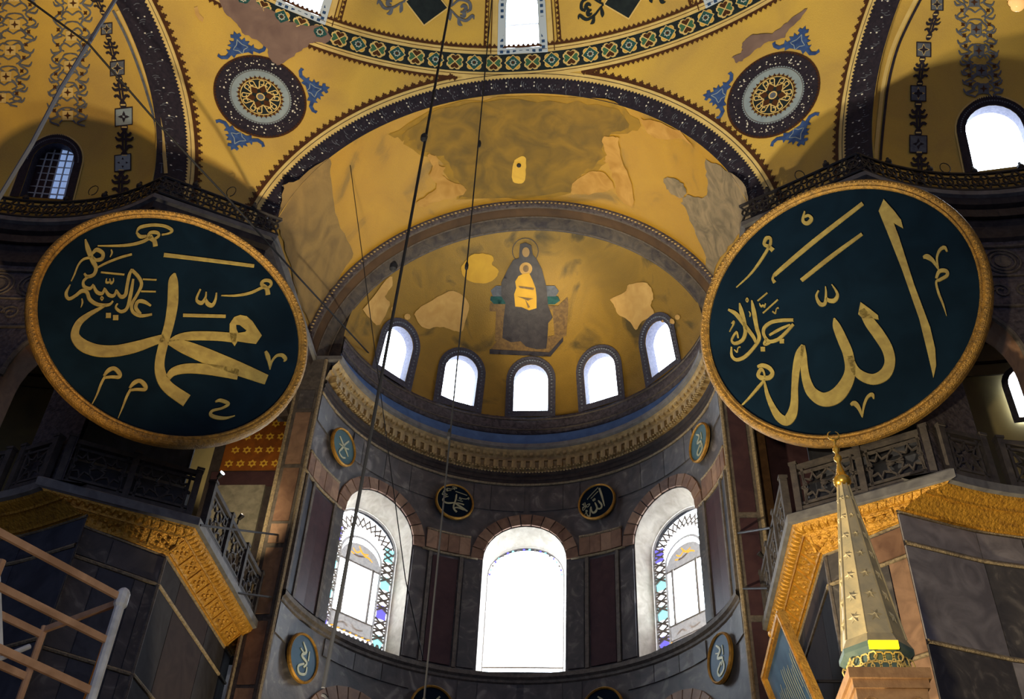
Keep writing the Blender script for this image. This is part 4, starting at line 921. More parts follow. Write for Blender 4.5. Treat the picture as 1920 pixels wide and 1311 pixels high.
    def slab(P, Q, s0, s1, z0, z1, m, t=.03, name='marble_slab'):
        d = (Q - P); L_ = d.length; d = d / L_; nn = V((d.y, -d.x)) * (1 if s < 0 else -1)
        o_ = P + d * (s0 * L_ + .012); e_ = d * ((s1 - s0) * L_ - .024); mb = MB(); mb.box((o_.x, o_.y, z0), (e_.x, e_.y, 0), (nn.x * t, nn.y * t, 0), (0, 0, z1 - z0)); return mb.build(name, m, lw)
    if s > 0: seg = ((0, .28, PINKM2), (.28, .42, MARBLE2), (.42, .74, MARBLE), (.74, 1, MARBLE2))
    else: seg = ((0, .3, MARBLE), (.3, .72, PIERBL), (.72, .86, MARBLE), (.86, 1, MARBLE2))
    for z0, z1 in ((12.62, 13.2), (10.57, 12.5), (8.2, 10.46), (5.9, 8.1)):
        for s0, s1, m in (seg if z0 < 12 else ((0, .36, MARBLE2), (.36, 1, MARBLE)) if s < 0 else ((0, .6, PINKM), (.6, 1, MARBLE2))): slab(Aw, Bw, s0, s1, z0, z1, PINKM2 if s > 0 and z0 == 8.2 and s0 < .3 else m)
        for s0, s1, m in ((0, .2, DKSL), (.2, .62, DKSL2), (.62, 1, DKSL)): slab(Bw, Cw, s0, s1, z0, z1, m)
        ep = [q for q in (wl if s > 0 else wl[::-1])[3:]]
        for k in range(0, 12, 2): slab(ep[k + 2], ep[k], 0, 1, z0, z1, (GREYS, GREYS, MARBLE2)[(k // 2 + int(z0)) % 3] if s > 0 else PIERBL, .03)
    for zz in (12.56, 10.52, 8.15):
        mb = MB(); mb.tube([(q.x, q.y, zz) for q in offset_path(G_L, .72)], .045, 6); mb.build('rope_moulding', ROPE, lw)
    for P in (Bw, Aw):
        mb = MB(); mb.tube([(P.x, P.y - .03, 5.0), (P.x, P.y - .03, 13.2)], .05, 6); mb.build('corner_moulding', FRAMEM, lw)
    # strip of wall between bema and apse, facing the nave
    mb = MB(); mb.box((5.93 * s, .78, 0), (.86 * s, 0, 0), (0, .6, 0), (0, 0, 22.85)); pw = mb.build('wall_apse_pilaster_' + nm, FRAMEM); tag(pw, 'narrow panelled pilaster at the ' + nm + ' edge of the apse', 'wall', None, 'structure')
    for k, (z0, z1, m) in enumerate(((20.9, 21.6, MARBLE), (18.9, 20.75, PINKM2), (17.0, 18.75, PINKM), (16.3, 16.9, PINKM2), (14.2, 16.15, PINKM2), (12.3, 14.0, PINKM), (10, 12.2, PINKM2)) if s < 0 else ((17.2, 21.6, PORPH), (14.2, 17.0, PORPH), (10, 14, PORPH))):
        mb = MB(); mb.box((6.12 * s, .75, z0), (.46 * s, 0, 0), (0, .05, 0), (0, 0, z1 - z0)); mb.build('marble_panel', m, pw)
    for x in (5.97, 6.74):
        mb = MB(); mb.tube([(x * s, .76, 0), (x * s, .76, 22.8)], .06, 6); mb.build('upright_moulding', ROPE, pw)
    GE = ge
    if s < 0:
        ptex('gold_star_mosaic', [(-6.75, 19.5), (-9.0, 19.5), (-9.0, 20.9), (-7.9, 22.1), (-6.75, 22.1)], lambda x, z: V((x, 1.96, z)), mat('gold_star_ground', (150, 84, 24), (120, 64, 20), 3, .6, .1, .2, 40), ge, smooth=False)
        for i in range(6):
            for j in range(5):
                x, z = -6.95 - .36 * i + .1 * (j % 2), 19.75 + .5 * j; mb = MB(); flatpoly(mb, [(x + (.15 if k % 2 else .09) * cos(pi * k / 6), z + (.15 if k % 2 else .09) * sin(pi * k / 6)) for k in range(12)], lambda a_, b_: V((a_, 1.94, b_)), None, [circle(x, z, .05, 8)]); mb.build('gold_star', PATCHG, ge)
        mb = MB(); mb.box((-8.9, 1.9, 16.6), (1.45, 0, 0), (0, .1, 0), (0, 0, 2.35)); mb.build('stone_slab', STONE, ge)
        mb = MB(); mb.box((-9.2, 1.93, 18.95), (2.6, 0, 0), (0, .07, 0), (0, 0, .5)); mb.build('dark_marble_band', PORPH, ge)
    else:
        mb = MB(); mb.box((6.8, 1.7, 14), (.45, 0, 0), (0, .3, 0), (0, 0, 8.2)); mb.build('brown_pilaster', mat('brown_wood_pilaster', (120, 88, 58), (92, 66, 46), 4, .7), ge)
        mb = MB(); mb.box((7.6, 1.9, 15.2), (.9, 0, 0), (0, .1, 0), (0, 0, 2.6)); mb.build('blue_grey_board', PIERBL, ge)
# gallery window on the right, seen past the roundel
E2 = V((12.33, -11.56)); gm = lambda u, z, off=0.: V((E2.x + (11.4 - off) * sin(u / 11.4), E2.y + (11.4 - off) * cos(u / 11.4), z))
g0 = rad(9.4) * 11.4; out = [(g0 + x, z) for x, z in arch2(.55, 19.4, 20.5, 10)]
wn = new_window(out, out, lambda x, z: gm(x, z, .12), lambda x, z: gm(x, z, 0), 'small glaring window low in the right gallery wall', JAMB)
ptex('pane', out, lambda x, z: gm(x, z, .05), PANE, wn)
ptex('ornamental_frame', [(g0 + x, z) for x, z in arch2(.72, 19.25, 20.5, 12)], lambda x, z: gm(x, z, .08), WINDK, wn, [out])
# shell round the east end, floor
for nm, o_, a_, b_ in (('wall_north', (-24, -30, 0), (0, 42, 0), (0, 0, 42)), ('wall_south', (24, -30, 0), (0, 42, 0), (0, 0, 42)), ('wall_east', (-24, 12, 0), (48, 0, 0), (0, 0, 42))):
    o_, a_, b_ = V(o_), V(a_), V(b_); tag(obj(nm, [o_, o_ + a_, o_ + a_ + b_, o_ + b_], [(0, 1, 2, 3)], MARBLE), 'outer masonry wall on the ' + nm[5:] + ' side', 'wall', None, 'structure')
tag(obj('ceiling_roof', [(-24, -18.2, 41.5), (24, -18.2, 41.5), (24, 12, 41.5), (-24, 12, 41.5)], [(0, 1, 2, 3)], MARBLE), 'roof above the east end', 'ceiling', None, 'structure')
tag(obj('floor', [(-24, -60, 0), (24, -60, 0), (24, 12, 0), (-24, 12, 0)], [(0, 1, 2, 3)], FLOORM), 'worn marble floor of the nave', 'floor', None, 'structure')

# ------------------------------------------------------------------ things: balustrades and iron railings
def star8(cx, cy, r): return [(cx + (r if k % 2 == 0 else r * .56) * cos(pi * k / 8), cy + (r if k % 2 == 0 else r * .56) * sin(pi * k / 8)) for k in range(16)]
def balustrade(P, Q, npan, label, h=1.16):
    e_ = (Q - P).normalized() * .13; P, Q = P + e_, Q - e_
    P, Q = V((P.x, P.y, 14.03)), V((Q.x, Q.y, 14.03)); d = (Q - P); L_ = d.length; d = d / L_; up = V((0, 0, 1)); nn = d.cross(up)
    root = thing('gallery_balustrade', label, 'balustrade', (P + Q) / 2, 'pierced marble balustrades of the gallery')
    at = lambda x, z: P + d * x + up * z
    for i in range(npan + 1):
        x = .07 + (L_ - .14) * i / npan; mb = MB(); mb.box(at(x - .07, 0) - nn * .08, d * .14, nn * .16, up * (h + .03)); mb.box(at(x - .09, h + .03) - nn * .1, d * .18, nn * .2, up * .06); mb.build('post', LATT, root)
    for z0, nm in ((0, 'bottom_rail'), (h - .1, 'top_rail')):
        mb = MB(); mb.box(at(.14, z0) - nn * .06, d * (L_ - .28), nn * .12, up * .11); mb.build(nm, LATT, root)
    for i in range(npan):
        x0 = .14 + (L_ - .14) * i / npan; x1 = (L_ - .14) * (i + 1) / npan; w_ = x1 - x0; mb = MB()
        for z in (.2, h - .2): mb.bar(at(x0, z), at(x1, z), .06, nn, .05)
        n = max(1, int(round(w_ / .72))); g = w_ / n
        for x in (x0 + .1, x1 - .1): mb.bar(at(x, .11), at(x, h - .1), .06, nn, .05)
        zc = h / 2
        for k in range(n):
            cx = x0 + g * (k + .5); st = star8(cx, zc, .3)
            for j in range(16): mb.bar(at(*st[j]), at(*st[(j + 1) % 16]), .034, nn, .05)
            for j in range(16):
                if j % 2 == 0:
                    t = pi * j / 8; mb.bar(at(*st[j]), at(min(max(cx + .5 * cos(t), x0 + .1), x1 - .1), min(max(zc + .5 * sin(t), .2), h - .2)), .034, nn, .05)
        mb.build('lattice_panel', LATT, root)
    return root
for s, nm in ((-1, 'left'), (1, 'right')):
    A_, B_, C_ = V((9.36 * s, -5.66)), V((6.52 * s, -4.12)), V((6.5 * s, .72))
    balustrade(A_, B_, 2, ('dark' if s < 0 else 'lamplit grey') + ' star-pierced balustrade below the ' + nm + ' great roundel')
    balustrade(B_ + V((0, .2)), C_, 3, nm + ' star-pierced balustrade receding along the apse side of the pier')
    ex = exarc(s, 6.64, -27, 33, 5)
    for k in range(5 if s > 0 else 4):
        balustrade(ex[k], ex[k + 1], 1, ('first', 'second', 'third', 'fourth', 'fifth')[k] + ' balustrade panel of the curved ' + nm + ' gallery counted from the pier')
def iron_rail(path, label, z=23.04, h=.72):
    P = [V((q.x, q.y, z)) for q in path]; root = thing('iron_railing', label, 'railing', P[len(P) // 2], 'black iron railings on the upper cornice')
    up = V((0, 0, 1))
    mb = MB(); mb.tube([p + up * h for p in P], .05, 6); mb.build('top_rail', IRON, root)
    mb = MB(); mb.tube([p + up * .08 for p in P], .045, 6); mb.build('bottom_rail', IRON, root)
    mb = MB(); ln = 0
    for p, q in zip(P, P[1:]):
        L_ = (q - p).length; n = max(1, int(L_ / .34)); d = (q - p) / n; nn = d.cross(up).normalized()
        for k in range(n):
            a = p + d * k; b = a + d
            mb.bar(a + up * .08, b + up * h, .05, nn, .03); mb.bar(b + up * .08, a + up * h, .05, nn, .03)
            c_ = (a + b) / 2 + up * (h / 2 + .04); mb.tube([c_ + (d.normalized() * cos(j * pi / 5) + up * sin(j * pi / 5)) * .14 for j in range(11)], .03, 5)
            for z_ in (.2, h - .12): mb.tube([a + up * z_ + (d.normalized() * cos(j * pi / 4) + up * sin(j * pi / 4)) * .09 for j in range(9)], .028, 4)
    mb.build('scroll_lattice', IRON, root)
    acc = 0
    for p, q in zip(P, P[1:]):
        L_ = (q - p).length; acc += L_
        if acc > 1.1 or L_ > 2:
            for k in range(max(1, int(L_ / 1.15))):
                c_ = p + (q - p) * ((k + .5) / max(1, int(L_ / 1.15))) + up * (h + .02); mb = MB(); mb.lathe(c_, [(.05, 0), (.09, .05), (.09, .12), (.05, .17), (.03, .2), (.045, .23), (.01, .28)], 8); mb.build('knob', IRON, root)
            acc = 0
for s, nm in ((-1, 'left'), (1, 'right')):
    pth = exarc(s, 6.45, 60, PSI, 26) + [V((6.36 * s, -4.22))]; iron_rail(pth, 'black scrollwork iron railing above the ' + nm + ' great roundel')
    for k, (px, py, wh) in enumerate(((170, 350, 'over the window side'), (430, 352, 'near the vault')) if s < 0 else ((1502, 322, 'near the vault'), (1776, 308, 'beside the glaring window'))):
        b_ = hit_z(px, py + 14, 23.9); mb = MB(); mb.tube([b_ + V((.13 * sin(t * pi / 6), .04, .2 - .2 * cos(t * pi / 6))) for t in range(12)], .013, 5); tag(mb.build('wire_loop', IRON, None, False, b_), 'thin bent wire loop on the ' + nm + ' iron railing ' + wh, 'wire', 'wire loops on the upper railings')

# ------------------------------------------------------------------ things: calligraphy
LQ = [  # strokes of the left roundel: x, y, width in the enlarged crop
 [(984, 225, 10), (975, 262, 50), (974, 330, 60), (970, 410, 60), (950, 520, 54), (918, 630, 52), (898, 730, 54), (908, 805, 62), (950, 870, 66), (1052, 942, 72)],
 [(925, 588, 40), (860, 608, 48), (760, 640, 60), (650, 662, 62), (550, 660, 66), (470, 632, 66), (428, 590, 54), (424, 550, 44), (448, 500, 36), (500, 458, 26), (560, 424, 17), (600, 402, 8)],
 [(950, 608, 12), (1000, 588, 34), (1070, 578, 46), (1160, 577, 48), (1250, 581, 48), (1330, 590, 50)],
 [(945, 612, 20), (1010, 630, 62), (1100, 665, 80), (1220, 715, 84), (1350, 765, 74), (1500, 824, 54)],
 [(945, 815, 30), (975, 780, 44), (1040, 762, 52), (1130, 762, 56), (1240, 775, 60), (1340, 795, 56)],
 [(1128, 315, 10), (1106, 372, 14), (1135, 392, 20), (1156, 362, 12), (1160, 330, 8)], [(1156, 366, 10), (1168, 395, 22), (1195, 405, 20), (1212, 375, 14), (1218, 335, 8)],
 [(1030, 461, 16), (1270, 467, 16)], [(922, 121, 20), (1180, 152, 18), (1430, 184, 16)],
 [(1245, 350, 4), (1330, 350, 10), (1410, 335, 14), (1470, 308, 14), (1496, 302, 10)], [(1508, 345, 26), (1500, 310, 22), (1472, 285, 18), (1488, 266, 16), (1518, 268, 16), (1526, 290, 14), (1504, 312, 14)],
 [(550, 70, 4), (700, 68, 12), (800, 48, 16), (858, 14, 16)], [(875, 72, 26), (866, 40, 24), (836, 20, 18), (848, -4, 16), (884, -4, 16), (894, 14, 14), (868, 34, 12)],
 [(768, -5, 8), (790, -34, 16), (860, -47, 14), (930, -40, 14), (968, -16, 16), (950, 0, 8), (910, 8, 8)], [(768, -5, 10), (790, 18, 18), (825, 16, 12)],
 [(480, 34, 8), (494, 85, 26), (520, 150, 26), (540, 195, 22), (528, 232, 18), (492, 243, 16), (474, 226, 10)],
 [(520, 114, 14), (545, 92, 20), (578, 112, 20), (574, 142, 20), (540, 150, 16), (520, 132, 12)], [(515, 135, 12), (470, 146, 11), (440, 180, 10), (420, 230, 9), (402, 268, 6)],
 [(545, 195, 8), (600, 166, 11), (680, 135, 11), (742, 118, 10)], [(395, 290, 6), (372, 340, 18), (388, 368, 16), (424, 352, 16), (460, 325, 20), (488, 330, 20), (506, 372, 20), (550, 400, 18), (612, 402, 14), (636, 382, 10)],
 [(498, 242, 14), (470, 270, 14), (474, 300, 18), (508, 310, 16), (526, 288, 10)], [(526, 294, 12), (545, 330, 18), (576, 338, 16), (590, 308, 10)], [(590, 314, 12), (612, 346, 18), (642, 350, 16), (656, 318, 10)], [(656, 324, 12), (680, 356, 18), (706, 346, 20), (716, 290, 18), (728, 235, 18), (742, 202, 10)],
 [(742, 206, 16), (780, 246, 18), (796, 290, 18), (772, 345, 16), (742, 400, 18), (748, 442, 16), (792, 464, 16), (855, 456, 10)], [(850, 408, 8), (812, 385, 18), (778, 384, 18), (764, 418, 20), (790, 456, 18)],
 [(750, 258, 12), (736, 340, 20), (716, 420, 18), (682, 440, 16), (652, 418, 12), (662, 396, 8)], [(596, 462, 26), (624, 462, 26)], [(636, 474, 26), (666, 474, 26)],
 [(566, 366, 6), (573, 357, 6), (581, 366, 6), (574, 375, 6), (566, 366, 6)], [(600, 255, 6), (598, 275, 10), (616, 274, 8), (618, 256, 6)], [(618, 262, 8), (626, 280, 12), (638, 270, 8), (638, 252, 5)],
 [(568, 219, 7), (700, 232, 7)], [(804, 258, 6), (881, 262, 6)], [(794, 326, 6), (877, 328, 6)], [(626, 92, 6), (630, 112, 10), (620, 132, 4)], [(460, 368, 6), (464, 390, 10), (456, 416, 4)],
 [(585, 802, 12), (610, 772, 22), (642, 760, 20), (670, 784, 24), (672, 808, 18), (625, 808, 14), (592, 812, 12)], [(590, 808, 14), (568, 850, 14), (545, 910, 10), (515, 968, 4)],
 [(730, 870, 12), (755, 842, 22), (787, 830, 20), (815, 854, 24), (817, 878, 18), (770, 878, 14), (737, 882, 12)], [(735, 878, 14), (713, 920, 14), (690, 980, 10), (665, 1040, 4)],
 [(1494, 664, 14), (1506, 690, 24), (1514, 720, 18), (1520, 766, 6)], [(1520, 762, 6), (1530, 722, 12), (1556, 690, 14), (1588, 686, 18), (1606, 706, 20), (1598, 720, 8)],
 [(1212, 948, 8), (1242, 940, 18), (1285, 960, 18), (1250, 984, 12), (1198, 998, 14), (1185, 1020, 18), (1218, 1036, 20), (1270, 1040, 14), (1322, 1027, 4)]]
LQP = [([(1300, 604), (1291, 560), (1292, 510), (1318, 472), (1352, 461), (1388, 468), (1420, 496), (1446, 536), (1473, 576), (1442, 621), (1400, 616), (1338, 606), (1322, 634)], [[(1328, 512), (1350, 514), (1388, 544), (1380, 556), (1340, 562), (1330, 540)]])]
RQ = [
 [(1006, 430, 34), (1050, 500, 60), (1105, 575, 66), (1152, 655, 62), (1165, 730, 60), (1138, 792, 66), (1078, 822, 60), (1016, 808, 54), (968, 766, 44), (940, 690, 30)],
 [(852, 478, 8), (866, 525, 44), (900, 605, 56), (930, 680, 58), (942, 770, 60), (918, 848, 74), (862, 916, 84), (790, 936, 76), (728, 898, 62), (698, 836, 50), (684, 760, 42), (680, 690, 36), (676, 632, 22)],
 [(678, 630, 20), (656, 680, 44), (638, 770, 42), (630, 870, 38), (628, 956, 44), (614, 1020, 56), (582, 1056, 54), (540, 1034, 46), (506, 980, 34), (478, 915, 24), (464, 858, 15), (460, 830, 6)],
 [(420, 752, 12), (446, 744, 22), (482, 756, 24), (505, 786, 22), (486, 812, 24), (442, 814, 26), (424, 796, 20), (440, 766, 18), (456, 782, 12), (462, 812, 10)], [(462, 824, 12), (424, 868, 16), (370, 930, 11), (306, 994, 3)],
 [(764, 322, 8), (752, 356, 14), (772, 398, 22), (800, 394, 18), (806, 340, 12), (803, 300, 6)], [(806, 366, 14), (826, 380, 22), (856, 376, 22), (870, 342, 16), (838, 288, 6)],
 [(516, 276, 20), (506, 258, 14), (512, 240, 12), (530, 222, 20), (660, 110, 24), (790, 4, 24), (1012, -168, 20)], [(666, 266, 20), (830, 135, 22), (1008, 4, 16)],
 [(686, -124, 8), (676, -70, 18), (700, -56, 20), (724, -80, 20), (706, -100, 14), (684, -92, 10)],
 [(506, 96, 26), (484, 76, 20), (458, 62, 18), (470, 28, 18), (492, 28, 16), (494, 56, 16), (478, 88, 14), (440, 150, 14), (380, 230, 9), (300, 305, 3)],
 [(1352, 136, 12), (1374, 132, 28), (1402, 150, 22), (1424, 180, 14), (1438, 204, 8)], [(1438, 200, 8), (1430, 140, 12), (1446, 95, 16), (1472, 80, 18), (1486, 102, 10)],
 [(1426, 254, 14), (1444, 214, 20), (1480, 212, 20), (1488, 236, 18), (1450, 260, 16), (1426, 276, 12), (1440, 340, 14), (1464, 400, 11), (1484, 465, 3)],
 [(944, 966, 12), (966, 958, 28), (990, 984, 22), (1010, 1036, 6)], [(1010, 1034, 6), (1020, 970, 14), (1040, 922, 16), (1066, 908, 20), (1074, 932, 8)],
 [(256, 430, 12), (300, 456, 24), (350, 520, 22), (398, 585, 20), (412, 622, 12)], [(320, 394, 8), (330, 440, 24), (346, 500, 22), (352, 560, 20), (332, 604, 18), (290, 620, 16), (276, 598, 12), (302, 556, 10), (312, 590, 10)],
 [(388, 378, 8), (400, 440, 24), (416, 530, 22), (430, 590, 20), (400, 642, 16), (350, 694, 18), (302, 712, 18), (276, 690, 16), (274, 640, 8)],
 [(622, 488, 16), (560, 490, 18), (500, 500, 18), (460, 530, 18), (456, 570, 18), (484, 608, 18), (534, 598, 18), (582, 556, 16), (622, 512, 14)], [(604, 514, 8), (545, 540, 14), (486, 574, 10)], [(470, 590, 10), (460, 625, 16), (490, 615, 12)],
 [(438, 652, 24), (463, 652, 24)], [(545, 607, 24), (570, 607, 24)], [(420, 381, 6), (475, 335, 6)], [(450, 450, 6), (535, 373, 6)], [(432, 395, 5), (440, 412, 9), (452, 404, 6), (458, 415, 9), (466, 395, 5)], [(505, 440, 8), (520, 450, 8), (528, 424, 5), (540, 420, 8)],
 [(355, 375, 5), (362, 366, 6), (368, 376, 6), (360, 386, 5), (355, 375, 5)], [(275, 510, 8), (288, 495, 8), (285, 512, 8), (262, 555, 3)], [(372, 440, 4), (380, 455, 7), (376, 470, 3)], [(290, 655, 6), (304, 668, 8), (312, 644, 5), (325, 640, 7)]]
RQP = [([(1130, -191), (1102, -124), (1128, -60), (1166, 34), (1232, 202), (1330, 482), (1378, 676), (1410, 816), (1426, 744), (1420, 650), (1392, 530), (1302, 290), (1216, 20), (1186, -58), (1240, -28), (1228, -74), (1192, -122)], []),
       ([(1000, 388), (987, 456), (1012, 480), (1062, 478), (1102, 486), (1098, 462), (1050, 424)], [])]
def great_roundel(c, az, tilt, R, x0, strokes, polys, label, s):
    c = V(c); az, tilt = rad(az), rad(tilt)
    n = V((sin(az) * cos(tilt), -cos(az) * cos(tilt), -sin(tilt))); h = V((cos(az), sin(az), 0)); v = n.cross(h)
    if v.z < 0: v = -v
    root = thing('calligraphy_roundel', label, 'roundel', c - v * R, 'great calligraphy roundels')
    ring = lambda r, o_, k=96: [c + (h * cos(2 * pi * i / k) + v * sin(2 * pi * i / k)) * r + n * o_ for i in range(k)]
    def lathe_disc(prof, m, name, par):
        k = 96; vs = []; fs = []
        for r, o_ in prof: vs += ring(r, o_)
        for j in range(len(prof) - 1): fs += [(j * k + i, j * k + (i + 1) % k, (j + 1) * k + (i + 1) % k, (j + 1) * k + i) for i in range(k)]
        return obj(name, vs, fs, m, par, False)
    k = 96; panel = obj('panel', ring(R - .2, 0) + ring(R - .2, -.08), [tuple(range(k)), tuple(range(k, 2 * k))[::-1]] + [(i, (i + 1) % k, k + (i + 1) % k, k + i) for i in range(k)], GREEN, root)
    lathe_disc([(R - .24, .0), (R - .24, .05), (R - .2, .085), (R - .17, .06), (R - .12, .10), (R - .06, .09), (R - .02, .05), (R, .0), (R, -.12), (R - .24, -.12)], RIM, 'rim', root)
    mb = MB()
    for i in range(180):
        t = 2 * pi * i / 180; p = c + (h * cos(t) + v * sin(t)) * (R - .1) + n * .095; mb.lathe(p, [(0, -.03), (.035, 0), (0, .03)], 5)
    mb.build('rim_carving', RIM, root)['kind'] = 'stuff'
    for sg in (-1, 1):
        for hh in (-.9, .9):
            mb = MB(); p = c + h * (sg * .45 - s * .45) + v * hh - n * .08; mb.tube([p, p - V((n.x, n.y, 0)).normalized() * (1.85 + sin(tilt) * hh)], .05, 6); mb.build('bracket', IRON, root)
    mp = lambda x, y: hit_plane(x0 + x / 3, 437 + y / 3, c + n * .03, n); mpb = lambda x, y: hit_plane(x0 + x / 3, 437 + y / 3, c, n) 
    for st in strokes:
        mb = MB(); ribbon(mb, st, mp, 6, mpb=lambda x, y: mp(x, y) - n * .028); mb.build('letter_stroke', LEAF, panel)
    for o_, hs in polys:
        mb = MB(); flatpoly(mb, o_, mp, lambda x, y: mp(x, y) - n * .028, hs); mb.build('letter_stroke', LEAF, panel)
sc_ = 3.2 / 3.4
great_roundel(CAM + (V((-7.885, -5.279, 18.931)) - CAM) * sc_, 33.5, 4.0, 3.2, 0, LQ, LQP, 'left great dark green roundel with gold calligraphy and gilded rim', -1)
great_roundel(CAM + (V((8.003, -5.339, 18.895)) - CAM) * sc_, -28.94, 12.73, 3.2, 1280, RQ, RQP, 'right great dark green roundel with a tall upright gold letter', 1)

WAVY = [[(-.45, .35, .09), (-.1, .1, .12), (.2, -.1, .1), (.45, -.3, .06)], [(.3, .55, .08), (.05, .2, .1), (-.15, -.2, .12), (-.3, -.5, .08), (0, -.62, .1), (.25, -.5, .08)], [(-.4, -.05, .06), (.1, .0, .09), (.4, .12, .07)]]
WAV2 = [[(-.2, .6, .06), (.1, .3, .12), (-.15, .05, .12), (.25, -.1, .1), (.1, -.35, .08)], [(.1, -.2, .08), (-.25, -.45, .1), (-.1, -.68, .1), (.28, -.55, .1), (.3, -.25, .07)], [(.3, .4, .06), (.32, .0, .07)], [(-.3, .3, .05), (-.05, .2, .06)]]
def small_roundel(th, z, R, m, strokes, label):
    t = rad(th); n = V((-sin(t), -cos(t), 0)); h = V((cos(t), -sin(t), 0)); v = V((0, 0, 1)); c = V(((RA - .17) * sin(t), (RA - .17) * cos(t), z))
    root = thing('calligraphy_medallion', label, 'medallion', c - v * R, 'small calligraphy medallions on the apse wall'); k = 40
    ring = lambda r, o_: [c + (h * cos(2 * pi * i / k) + v * sin(2 * pi * i / k)) * r + n * o_ for i in range(k)]
    pa = obj('panel', ring(R - .04, .0) + ring(R - .04, -.05), [tuple(range(k)), tuple(range(k, 2 * k))[::-1]] + [(i, (i + 1) % k, k + (i + 1) % k, k + i) for i in range(k)], m, root)
    vs = []; fs = []; prof = [(R - .07, 0), (R - .07, .03), (R - .035, .06), (R, .02), (R, -.05)]
    for r, o_ in prof: vs += ring(r, o_)
    for j in range(len(prof) - 1): fs += [(j * k + i, j * k + (i + 1) % k, (j + 1) * k + (i + 1) % k, (j + 1) * k + i) for i in range(k)]
    obj('rim', vs, fs, GILTS, root)
    mp = lambda x, y: c + h * (x * R) + v * (y * R) + n * .02
    for st in strokes:
        mb = MB(); ribbon(mb, st, mp, 4, mpb=lambda x, y: mp(x, y) - n * .018); mb.build('letter_stroke', LEAF2, pa)
def norm(strokes, x0, cx, cy, hx, hy): return [[((x0 + x / 3 - cx) / hx * .95, -(437 + y / 3 - cy) / hy * .95, max(wd / 3 / 240, .03)) for x, y, wd in st] for st in strokes]
SB = mat('blue_lacquer', (34, 78, 104), (28, 62, 88), 2, .5); ST = mat('teal_lacquer', (60, 98, 104), (48, 80, 88), 2, .5)
small_roundel(-23.4, 20.55, .66, GREEN, norm(LQ[:14] + LQ[16:22], 0, 310, 615, 262, 222), 'dark apse medallion between left and middle windows, upper row')
small_roundel(23.3, 20.52, .66, GREEN, norm(RQ[:9] + RQ[16:20], 1280, 1588, 587, 274, 250) + [[(.16, .72, .1), (.30, .2, .1), (.42, -.38, .04)]], 'dark apse medallion between middle and right windows, upper row')
small_roundel(-67.5, 20.53, .62, ST, WAVY, 'teal medallion high at the left edge of the apse wall')
small_roundel(67.9, 20.53, .62, ST, WAV2[:3], 'teal medallion high at the right edge of the apse wall')
small_roundel(-68.8, 13.62, .66, SB, WAV2, 'blue medallion low at the left edge of the apse wall')
small_roundel(68.5, 13.7, .66, SB, WAV2[::-1], 'blue medallion low at the right edge of the apse wall')
small_roundel(-24.6, 13.62, .66, GREEN, WAVY, 'medallion cut by the lower picture edge, left of the middle window')
small_roundel(24.2, 13.62, .66, GREEN, WAV2, 'medallion cut by the lower picture edge, right of the middle window')

# ------------------------------------------------------------------ things: pulpit spire, framed panel, scaffold, lamps, cables
MX, MY = 6.17, -10.0
root = thing('pulpit_spire', 'tall conical pulpit spire with gilded crescent finial', 'spire', (MX, MY, 0))
NS = 8; RO = pi / 8
cone = MB(); cone.lathe((MX, MY, 0), [(.50, 8.12), (.43, 8.26), (.075, 10.9)], NS, RO); co = cone.build('cone', SPIREA, root)
for k in range(NS):                                     # raised ribs and stars on every face
    t = RO + 2 * pi * k / NS; mb = MB(); mb.tube([V((MX + r * cos(t), MY + r * sin(t), z)) for r, z in ((.435, 8.26), (.08, 10.9))], .013, 5); mb.build('rib', SPIREA, co)
    t += pi / NS; a_ = cos(pi / NS)
    for j in range(7):
        z = 8.55 + .34 * j; r = (.43 - (z - 8.26) * .355 / 2.64) * a_ + .004; sz = .105 * (1 - .09 * j); o_ = V((MX + r * cos(t), MY + r * sin(t), z)); hx = V((-sin(t), cos(t), 0)); vz = V((-.19 * cos(t), -.19 * sin(t), 1)).normalized(); nn = hx.cross(vz)
        mb = MB(); pts = [o_ + hx * ((sz if i % 2 else sz * .42) * sin(pi * i / 6)) + vz * ((sz if i % 2 else sz * .42) * cos(pi * i / 6)) for i in range(12)]; mb.add(pts + [o_ + nn * .03], [(i, (i + 1) % 12, 12) for i in range(12)]); mb.build('star_relief', SPIREA, co)
drum = MB(); drum.lathe((MX, MY, 0), [(.42, 7.72), (.41, 7.98), (.50, 8.05), (.50, 8.12)], NS, RO); dr = drum.build('drum', mat('teal_tiled_drum', (96, 112, 108), (70, 90, 92), 6, .5), root)
for k in range(NS):
    t = RO + 2 * pi * k / NS + pi / NS
    a_ = .41 * cos(pi / NS); mb = MB(); hx = V((-sin(t), cos(t), 0))
    for i in range(3):
        for j in range(2):
            o_ = V((MX + (a_ + .016) * cos(t), MY + (a_ + .016) * sin(t), 7.79 + .13 * j)) + hx * ((i - 1) * .12 + .06 * (j % 2)); st = [o_ + hx * (.07 * cos(q * pi / 3)) + V((0, 0, .07 * sin(q * pi / 3))) for q in range(7)]
            for p, q in zip(st, st[1:]): mb.bar(p, q, .016, (cos(t), sin(t), 0), .014)
    mb.build('hexagon_lattice', CREAM, dr)
mb = MB(); t = -pi / 2; o_ = V((MX, MY, 8.04)); mb.box(o_ + V((-.19, -.505, -.05)), (.38, 0, 0), (0, .04, 0), (0, 0, .11)); mb.build('lit_lamp_strip', GLOWY, root)
box = MB(); box.box((MX - .52, MY - .52, 7.58), (1.04, 0, 0), (0, 1.04, 0), (0, 0, .14)); box.box((MX - .48, MY - .48, 7.46), (.96, 0, 0), (0, .96, 0), (0, 0, .12)); box.build('canopy_cornice', mat('carved_stone_canopy', (170, 132, 94), (140, 106, 76), 4, .6, 0, .2, 20), root)
box = MB(); box.box((MX - .45, MY - .45, 5.2), (.9, 0, 0), (0, .9, 0), (0, 0, 2.26)); bo = box.build('canopy', MATS['carved_stone_canopy'], root)
